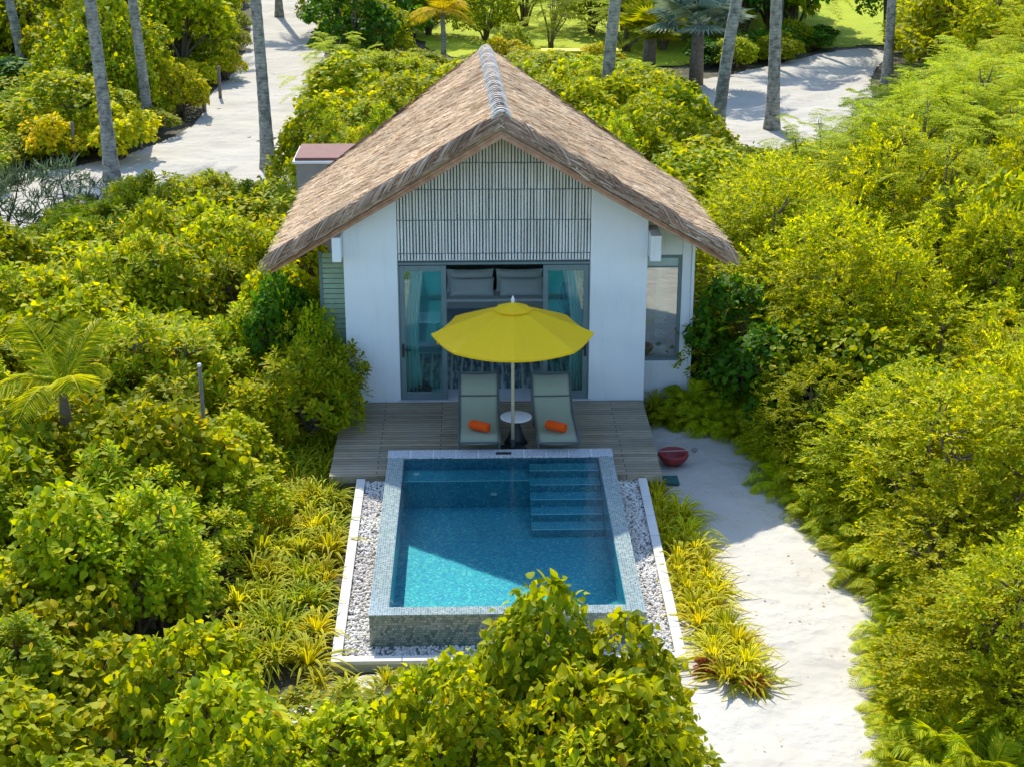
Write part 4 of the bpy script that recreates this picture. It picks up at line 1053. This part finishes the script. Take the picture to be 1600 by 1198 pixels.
zone('far row beyond the lawn', 'far trees beyond the lawn', [(-4, 62), (28, 62), (28, 68), (-4, 68)], 3.0, 2.4, 4.6, ['dark', 'mid', 'dark'], None)
# hand-set feature plants
def feature(kind, x, y, Rr, H, label, group=None):
    o = place(kind, x, y, Rr, H, group or ''); placed.pop(); o['label'] = label
    if not group: del o['group']
    return o
feature('paddle', -3.2, -.85, 1.05, 2.1, 'bright green rosette shrub against the left white wall')
feature('paddle', -3.35, .6, .7, 2.0, 'tall rosette shrub under the left eave corner')
feature('mid', -3.0, .0, .58, 2.3, 'slim leafy shrub between left wall and green louvred fence')
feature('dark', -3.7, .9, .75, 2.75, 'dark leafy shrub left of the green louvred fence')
feature('heart', -3.85, 2.2, .9, 2.6, 'leafy shrub standing behind the green louvred fence')
feature('feather', -4.9, 27.2, 1.2, 3.0, 'loose feathery tree at the right edge of the left road')
for k, (x, y, r_, h, lb) in enumerate(((.35, -11.0, .95, 2.65, 'tallest round-leaved shrub at bottom centre, top overlapping the pool'), (1.1, -11.2, .95, 2.35, 'round-leaved shrub right of the tallest bottom centre shrub'), (-.55, -11.3, .85, 2.15, 'round-leaved shrub left of the tallest bottom centre shrub'), (1.05, -12.3, 1.0, 2.3, 'wide round-leaved shrub at the bottom edge beside the sand path'), (1.75, -12.9, .6, 1.6, 'low round-leaved shrub nearest the sand at the bottom edge'))):
    feature('heart', x, y, r_, h, lb)
feature('heart', -4.05, -2.9, .8, 1.35, 'low leafy shrub behind the grassy plants, nearest the bare pole')
feature('paddle', -3.95, -4.4, .8, 1.2, 'low rosette shrub behind the grassy plants left of pool middle')
feature('heart', -4.1, -1.6, .8, 1.5, 'low leafy shrub left of the deck behind tall grasses')
feature('paddle', -4.45, -5.7, .9, 1.3, 'low rosette shrub filling the gap beside the pool-side grasses')
feature('heart', -4.6, -6.9, .9, 1.3, 'low leafy shrub nearest the front left of the grasses')
feature('feather', 8.7, 8.2, 1.5, 4.2, 'tall feathery tree rising right behind the right eave')
feature('feather', 10.7, 9.6, 1.6, 5.0, 'tallest feathery tree at the upper right')
feature('feather', 7.7, 11.5, 1.2, 3.3, 'smaller feathery tree at the near edge of the right road')
for x, y, r_, h, kd, lb in ((.2, 45.5, 1.4, 2.8, 'mid', 'round shrub on the lawn just right of the golden feather palm'), (2.0, 50, 1.8, 4.0, 'feather', 'feathery tree in the middle of the far lawn'), (5.0, 47.5, 1.8, 3.8, 'mid', 'dense tree on the far lawn behind the dark palm trunk'), (7.6, 45, 1.7, 3.6, 'feather', 'feathery tree behind the green fan palm'), (-2.4, 47, 1.4, 3.0, 'mid', 'dense shrub on the lawn left of the golden feather palm'), (1.0, 39.2, 1.0, 1.6, 'mid', 'low dense shrub at the near lawn edge behind the roof peak'), (-.3, 55, 1.8, 3.6, 'dark', 'dark tree in the far lawn behind the feather palm')):
    feature(kd, x, y, r_, h, lb)
feature('feather', 2.9, 42.5, 1.2, 3.0, 'feathery tree on the lawn left of the dark trunk')
feature('feather', 6.0, 42.0, 1.5, 3.0, 'wide feathery tree on the lawn right of the dark trunk')
feature('small', 5.8, -3.6, 1.2, 1.9, 'fine-leaved tree leaning over the middle of the fern border')
feature('small', 6.1, -6.9, 1.3, 2.0, 'fine-leaved tree over the fern border where path widens')
feature('small', 5.7, -9.3, 1.3, 1.9, 'fine-leaved tree over the fern border near the bottom edge')
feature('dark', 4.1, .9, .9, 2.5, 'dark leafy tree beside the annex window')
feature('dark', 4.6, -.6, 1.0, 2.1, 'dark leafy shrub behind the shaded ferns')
feature('small', 5.0, -1.9, 1.0, 1.9, 'fine-leaved shrub above the bend of the sand path')
feature('yellow', -10.9, 21.4, 1.2, 1.9, 'golden shrub beside the left palm trunk on the road edge')
feature('yellow', -12.6, 21.0, 1.1, 1.7, 'golden shrub left of the thick palm trunk')
feature('yellow', -10.2, 28.0, 1.0, 2.2, 'golden shrub further up the left road edge')
feature('yellow', -9.7, 35, .8, 1.3, 'small golden shrub on the far bend of the left road')
feature('mid', -14.3, 18.0, 1.5, 2.2, 'rounded green shrub at the left end of the road')
feature('yellow', 4.5, 36.3, 1.0, 1.4, 'yellow green shrub beside the far yellow topped table')
feature('yellow', .9, 36.6, 1.0, 1.6, 'yellow and pink shrub just behind the roof peak')
t = bush_proto('cypress_tree', 'heart', 1.5, 6.0, L_DARK, 1.5, .16, 22); t.location = (17.6, 44.3, -.06); tag(t, 'tall dark green hanging creeper tree by the right palm', 'tree')
t = bush_proto('wispy_tree', 'needle', 1.2, 2.2, L_WISP, .28, .30, 7); t.location = (-11.6, 11.8, -.06); tag(t, 'wispy grey green needle tree near the left edge', 'tree')
t = bush_proto('wispy_tree', 'needle', 1.0, 2.0, L_WISP, .25, .30, 7); t.location = (-10.1, 12.3, -.06); tag(t, 'smaller wispy needle tree before the left road', 'tree')

for kind in protos:
    for p in protos[kind]: remove_tree(p)
rc_ = {}
for phrase, items in zones_rows:
    rc_[phrase] = rc_.get(phrase, 0) + 1; rown = rc_[phrase]
    cnt = {}
    for i, (o, k, x) in enumerate(items):
        o['label'] = '%s, %s from left, %s row of the %s' % (KIND[k]['lab'], ORD[min(i + 1, 20)], ORD[min(rown, 20)], phrase)

# ferns along the sand path
fp = [fern_proto() for _ in range(3)]
spots = []
def inter(pts, n):
    out = []
    for i in range(n):
        f = i / (n - 1) * (len(pts) - 1); k = min(int(f), len(pts) - 2); t_ = f - k
        out.append((pts[k][0] * (1 - t_) + pts[k + 1][0] * t_, pts[k][1] * (1 - t_) + pts[k + 1][1] * t_))
    return out
FE = inter([(2.95, -.1), (3.5, -.3), (4.0, -.6), (4.3, -1.4), (4.35, -2.4), (4.4, -3.2), (4.65, -4.3), (4.9, -5.6), (5.05, -6.9), (4.75, -8.2), (4.5, -9.2), (4.3, -10.4), (4.2, -11.3)], 26)
nf = 0
for i, (x, y) in enumerate(FE):
    for rowi, (off, s) in enumerate(((0, .95), (.40, 1.2), (.85, 1.35))):
        o = copy_tree(fp[(i + rowi) % 3]); o.name = 'fern'
        
        o.location = (x + off + random.uniform(-.1, .1), y + random.uniform(-.1, .1) + (off * .5 if i < 6 else 0), -.04); o.rotation_euler[2] = random.uniform(0, TAU); q = s * random.uniform(.85, 1.15); o.scale = (q, q, q * ((1.0, 1.25, 1.5)[rowi]))
        tag(o, 'green fern %s of the sand path, %s from the deck' % (('at the edge', 'in the middle row', 'in the back row')[rowi], ORD[i + 1] if i < 20 else 'twenty-' + ORD[i - 19]), 'fern', 'ferns along the sand path')
for p in fp: remove_tree(p)

# strap-leaf plants
sp_ = [strap_proto(L_STRAP, .52, 64, .015) for _ in range(3)]; sg = [strap_proto(L_STRAPG, .62, 80, .011) for _ in range(3)]
def strap(src, x, y, s, label, group):
    o = copy_tree(random.choice(src)); o.name = 'strap_leaf_plant'; o.location = (x, y, -.05); o.rotation_euler[2] = random.uniform(0, TAU); o.scale = (s, s, s * random.uniform(.9, 1.15))
    tag(o, label, 'strap-leaf plant', group)
n = 0
rowsR = inter([(2.32, -3.35), (2.34, -4.5), (2.38, -5.8), (2.46, -7.2), (2.68, -8.5)], 13)
for i, (x, y) in enumerate(rowsR):
    for c_, dx in enumerate((0, .34)):
        if i == 0 and c_ == 1: continue
        strap(sp_, x + dx + random.uniform(-.06, .06), y + random.uniform(-.08, .08) - dx * .3, random.uniform(1.0, 1.25), 'yellow striped strap-leaf plant right of the pool, %s from the deck, %s' % (ORD[i + 1], 'kerb side' if c_ == 0 else 'sand side'), 'strap-leaf plants right of the pool')
for i, (x, y) in enumerate(inter([(-2.75, -1.1), (-2.85, -3.2), (-2.5, -3.6), (-2.5, -8.0)], 19)):
    ncol = 4
    for c_ in range(ncol):
        dx = .33 * c_
        src = sg if (i % 3 != 1) else sp_
        strap(sg if y > -2.8 else (sp_ if random.random() < .7 else sg), x - dx + random.uniform(-.08, .08), y + random.uniform(-.1, .1), random.uniform(1.05, 1.4), 'arching grassy plant left of the pool, %s from the villa in the %s file' % (ORD[i + 1], ('kerb side', 'second', 'third', 'outermost')[c_]), 'grassy plants left of the pool')
for i, x in enumerate((-2.3, -1.95, -1.5, -1.1, -.6, -.2, .3)):
    strap(sp_, x, -8.5 - .18 * (i % 2), random.uniform(.7, .9), 'small striped strap-leaf plant before the front kerb, %s from the left' % ORD[i + 1], 'strap-leaf plants before the front kerb')
for i, (x, y) in enumerate(((2.75, .35), (3.0, .25), (3.25, .2))):
    strap(sg, x, y, 1.1, 'grassy plant under the annex window, %s from the left' % ORD[i + 1], 'grassy plants under the annex window')
for i, (x, y) in enumerate(((-2.85, -.35), (-2.95, -.65))):
    strap(sg, x, y, 1.35, 'tall thin grass plant against the left wall, %s' % ('nearest the wall' if i == 0 else 'nearer the pool'), 'grass plants against the left wall')
for p in sp_ + sg: remove_tree(p)
rp = Leaves(); 
t = empty('red_leaf_plant', (2.42, -8.35, 0)); rosette_fronds(rp, np.array([0, 0, .02]), 14, .42, .1, .5, npin=14, w=.22, tm=T_KITE); rp.build('leaves', L_RED, t); tag(t, 'low rusty red plant among the striped plants by the path', 'plant')
t2_ = copy_tree(t); t2_.location = (2.95, -8.75, 0); t2_.rotation_euler[2] = 1; t2_.scale = (.7, .7, .7); t.scale = (.75, .75, .75); tag(t2_, 'rusty red plant at the sand edge beneath the nearest striped plants', 'plant')

# palms
def trunk_mesh(H, lean, r0=.21, r1=.15):
    mb = MB(); n = int(H * 5); pts = []; rr_ = []
    for i in range(n + 1):
        t_ = i / n; pts.append((lean[0] * t_ ** 1.5, lean[1] * t_ ** 1.5, H * t_)); rr_.append((r0 + .10 * math.exp(-t_ * 14)) * (1 - t_) + r1 * t_ + .008 * (i % 2))
    return mb.tube(pts, rr_, 14), pts[-1]
crown_me = None
def palm_crown():
    lv = Leaves(); rosette_fronds(lv, np.array([0, 0, 0.]), 17, 3.2, .45, .75, npin=34, w=.24, rise=(-.1, 1.15)); return lv.mesh('crown', L_PALM)
crown_me = palm_crown()
def palm(x, y, H, lean, r, label):
    t = empty('coconut_palm', (x, y, -.06)); mb, top = trunk_mesh(H, lean, r * .84, r * .62)
    mb.build('trunk', PBARK, t, True)
    o = bpy.data.objects.new('crown', crown_me); COL.objects.link(o); o.parent = t; o.location = top; o.rotation_euler[2] = random.uniform(0, TAU)
    tag(t, label, 'palm', 'coconut palms')
palm(-10.45, 18.4, 11, (-.55, 0), .21, 'thick grey palm trunk at the left, dark patches, before the road')
palm(-6.30, 19.9, 11, (-.35, 0), .20, 'grey palm trunk standing in the left sand road near the roof')
palm(-10.75, 25.3, 10.5, (-.9, 1), .19, 'slim ringed palm trunk between golden shrub and left road')
palm(-16.6, 33.0, 10, (-1.6, 0), .20, 'leaning palm trunk nearest the upper left corner')
palm(-15.3, 39.0, 10, (-.2, 0), .19, 'far palm trunk behind the leaning one at upper left')
palm(-12.8, 46.0, 10, (-.3, 0), .20, 'short visible palm trunk rising from the left wood')
palm(-9.75, 53.4, 10, (0, 0), .18, 'distant palm at the top bend of the left road')
palm(-3.75, 52.5, 10, (0, .3), .19, 'palm trunk left of the yellow feather palm in the background')
palm(3.75, 24.6, 11, (1.1, 0), .23, 'dark palm trunk rising directly behind the right roof slope')
palm(6.6, 38.0, 10, (0, 0), .17, 'ringed palm trunk left of the silver fan palm')
palm(7.0, 22.5, 10.5, (1.6, .5), .22, 'palm trunk leaning right, left of the right road')
palm(9.2, 25.3, 10.5, (-.35, 0), .23, 'thick straight palm trunk in front of the right road')
palm(14.85, 33.2, 10, (-.3, 0), .20, 'palm trunk at the right edge of the right road')
palm(20.0, 41.0, 10, (.6, 0), .19, 'palm trunk far right, half hidden by trees')

palm(10.4, 42.2, 8.5, (0, 0), .16, 'palm trunk among the trees left of the lawn opening')
palm(12.9, 44.6, 8.5, (.2, 0), .16, 'palm trunk just left of the right lawn opening')
palm(-13.6, 33.4, 9, (.2, 0), .17, 'palm trunk deep in the left wood above the golden shrubs')
# young coconut palm at the left, golden feather palm behind the roof
t = empty('young_palm', (-6.4, -3.5, 1.0)); lv = Leaves()
rosette_fronds(lv, np.array([0, 0, 1.0]), 3, 1.7, .12, .3, npin=44, w=.30, az=[R(75), R(140), R(40)], rise=(.95, 1.15))
rosette_fronds(lv, np.array([0, 0, 1.0]), 5, 1.4, .25, .6, npin=36, w=.30, az=[R(165), R(200), R(250), R(300), R(10)], rise=(.4, .9))
lv.build('fronds', L_PALM, t); MB().tube([(0, 0, -1.06), (0, 0, .5), (0, 0, 1.05)], [.12, .09, .05], 10).build('trunk', BARK, t, True)
tag(t, 'young coconut palm with upright fronds rising from the left thicket', 'palm')
t = empty('feather_palm', (-1.55, 36.4, -.06)); lv = Leaves(); rosette_fronds(lv, np.array([0, 0, 2.4]), 15, 1.9, .3, .6, npin=26, w=.30, rise=(.2, 1.2)); lv.build('crown', L_PALMY, t)
MB().tube([(0, 0, 0), (.05, 0, 1.3), (0, 0, 2.4)], [.13, .10, .09], 10).build('trunk', PBARK, t, True); tag(t, 'golden feather palm behind the left side of the roof peak', 'palm')
def fan_palm(x, y, h, s, mat, label):
    t = empty('fan_palm', (x, y, -.06)); lv = Leaves(); st_ = MB()
    for i in range(16):
        a = i * 2.399; el = rng.uniform(-.1, 1.25); e = np.array([math.cos(a) * math.cos(el), math.sin(a) * math.cos(el), math.sin(el)])
        b = np.array([0, 0, h]); c_ = b + e * s * .75; st_.tube([b, b + e * s * .4 + (0, 0, .03), c_], .02, 5)
        sd_ = norm(np.cross(e, [0, 0, 1.])[None])[0]; nf_ = 26
        ang = np.linspace(-2.1, 2.1, nf_)[:, None]; d_ = norm(e * np.cos(ang) + sd_ * np.sin(ang) - np.array([0, 0, .12]))
        ln = s * .85 * rng.uniform(.85, 1.1, nf_); lv.add(T_NARROW, np.repeat(c_[None], nf_, 0), d_, np.cross(sd_, e) + np.zeros((nf_, 3)), ln, ln * .8)
    lv.build('crown', mat, t); st_.build('leaf_stalks', mat, t); MB().tube([(0, 0, 0), (0, 0, h * .6), (0, 0, h)], [.28, .24, .22], 12).build('trunk', BARK, t, True)
    tag(t, label, 'palm')
fan_palm(7.85, 33.6, 2.3, 1.35, L_SILVER, 'silver blue fan palm with short dark trunk behind the leaning palm')
fan_palm(6.3, 35.5, 1.7, 1.0, L_PALM, 'smaller green fan palm left of the silver fan palm')

# small props in the background
yt = tag(empty('yellow_table', (3.75, 36.9, 0)), 'long yellow topped bench table beyond the shrubs right of roof', 'table')
MB().box(-1.5, 1.5, -.35, .35, .72, .80).build('top', YTOP, yt, bevel=.01)
for sx in (-1.3, 1.3):
    for yy in (-.28, .28): MB().tube([(sx - .12, yy, -.06), (sx, yy, .719)], .04, 6).build('leg', WHITEM, yt)
def post(x, y, h, r, m, label, group=None, name='post'):
    t = MB().tube([(0, 0, -.06), (0, 0, h)], [r, r * .92], 10).add([], []).build(name, m, None, True, loc=(x, y, 0)); tag(t, label, 'post', group)
    return t
post(-10.65, 24.1, 1.0, .07, POST, 'short pale post beside the slim ringed palm by left road', 'posts along the left road')
post(-9.5, 28.7, .9, .07, POST, 'short post halfway up the left road edge', 'posts along the left road')
post(-9.35, 31.3, 1.1, .06, POST, 'thin post at the upper left road edge', 'posts along the left road')
post(-12.0, 20.7, 1.2, .05, POST, 'thin post just left of the thick palm at road edge', 'posts along the left road')
post(7.45, 24.9, 1.6, .05, BLACK, 'thin black post left of the right sand road', None)
bp = empty('wooden_pole', (-4.45, -3.2, -.45)); MB().tube([(0, 0, .39), (.01, .01, 1.5), (0, 0, 2.65)], [.034, .03, .026], 10).build('shaft', POST, bp, True)
MB().lathe([(0, .03), (.03, .025), (.034, 0), (.026, -.02)], 10, (0, 0, 2.66)).build('cap', WHITEM, bp, True); tag(bp, 'bare grey pole sticking up out of the left thicket', 'pole')
bt = MB()
for i in range(14): bt.box(-.9 + i * .13, -.9 + i * .13 + .11, 0, .03, -.06, 1.8 + .03 * (i % 3))
tag(bt.build('plank_fence', DARKW, loc=(-18.6, 30.3, 0)), 'dark vertical plank fence at the far left edge', 'fence')
# neighbouring thatched roof at the right edge
nb = tag(empty('neighbour_hut', (14.2, 10.8, 0)), 'neighbouring thatched hut half hidden in trees at the right edge', 'hut')
MB().box(-1.6, 2.2, -1.2, 1.6, -.06, 1.7).build('wall', WALL, nb)
r2 = MB().prism_y([(-2.3, 1.4), (2.9, 1.4), (.3, 3.0)], -1.7, 2.2).build('roof', THATCH, nb)
lv = Leaves(); N = 4000; u = rng.uniform(-1.7, 2.2, N); s_ = rng.choice([-1, 1], N); v = rng.uniform(0, 1, N)
p = np.stack([.3 + s_ * 2.6 * v, u, 3.0 - 1.6 * v], 1); nn = np.stack([s_ * .52, 0 * u, .85 + 0 * u], 1)
lv.add(T_STRAW, p + nn * .02, np.stack([s_ * .85, rng.normal(0, .08, N), -.5 + 0 * u], 1), nn, rng.uniform(.2, .4, N), rng.uniform(.015, .035, N)); lv.build('straw_layer', STRAW, r2)

# leaf litter scattered on the sand
lv = Leaves(); N = 420; X = rng.uniform(2.2, 5.4, N); Y = rng.uniform(-12, 0, N)
ok = np.array([inside(a, b, SANDP) for a, b in zip(X, Y)]); keep = ok & (rng.uniform(0, 1, N) < np.clip((X - 2.4) / 3, .1, 1)); X, Y = X[keep], Y[keep]; N = len(X)
lv.add(T_KITE, np.stack([X, Y, np.full(N, .012)], 1), np.stack([rng.normal(0, 1, N), rng.normal(0, 1, N), rng.normal(0, .15, N)], 1), np.array([0, 0, 1.]) + rng.normal(0, .2, (N, 3)), rng.uniform(.025, .07, N))
tag(lv.build('leaf_litter', L_DRY), 'scattered dry leaf bits on the sand path', 'leaf litter', kind='stuff')

# ------------------------------------------------------------------ light
sd_ = np.array([-.20, .93, 1.0]); sd_ = sd_ / np.linalg.norm(sd_)
from mathutils import Vector
sun = bpy.data.lights.new('sun', 'SUN'); sun.energy = 2.75; sun.angle = R(.5); sun.color = (1, .93, .80)
so = bpy.data.objects.new('sun', sun); COL.objects.link(so); so.rotation_euler = Vector(sd_).to_track_quat('Z', 'Y').to_euler(); so.location = (0, 0, 30)
wd = bpy.data.worlds.new('World'); scene.world = wd; wd.use_nodes = True; nt = wd.node_tree
sk = nt.nodes.new('ShaderNodeTexSky'); sk.sky_type = 'NISHITA'; sk.sun_disc = False
sk.sun_elevation = math.asin(sd_[2]); sk.sun_rotation = math.atan2(sd_[0], sd_[1]); sk.ozone_density = 3.5; sk.dust_density = .6
nt.links.new(sk.outputs[0], nt.nodes['Background'].inputs[0]); nt.nodes['Background'].inputs[1].default_value = .15
vs = scene.view_settings; vs.view_transform = 'Standard'; vs.look = 'None'; vs.gamma = 1; vs.exposure = 1.24
scene.render.engine = 'CYCLES'
cy = scene.cycles; cy.max_bounces = 6; cy.diffuse_bounces = 4; cy.glossy_bounces = 2; cy.transparent_max_bounces = 8; cy.transmission_bounces = 3
cy.caustics_reflective = False; cy.caustics_refractive = False
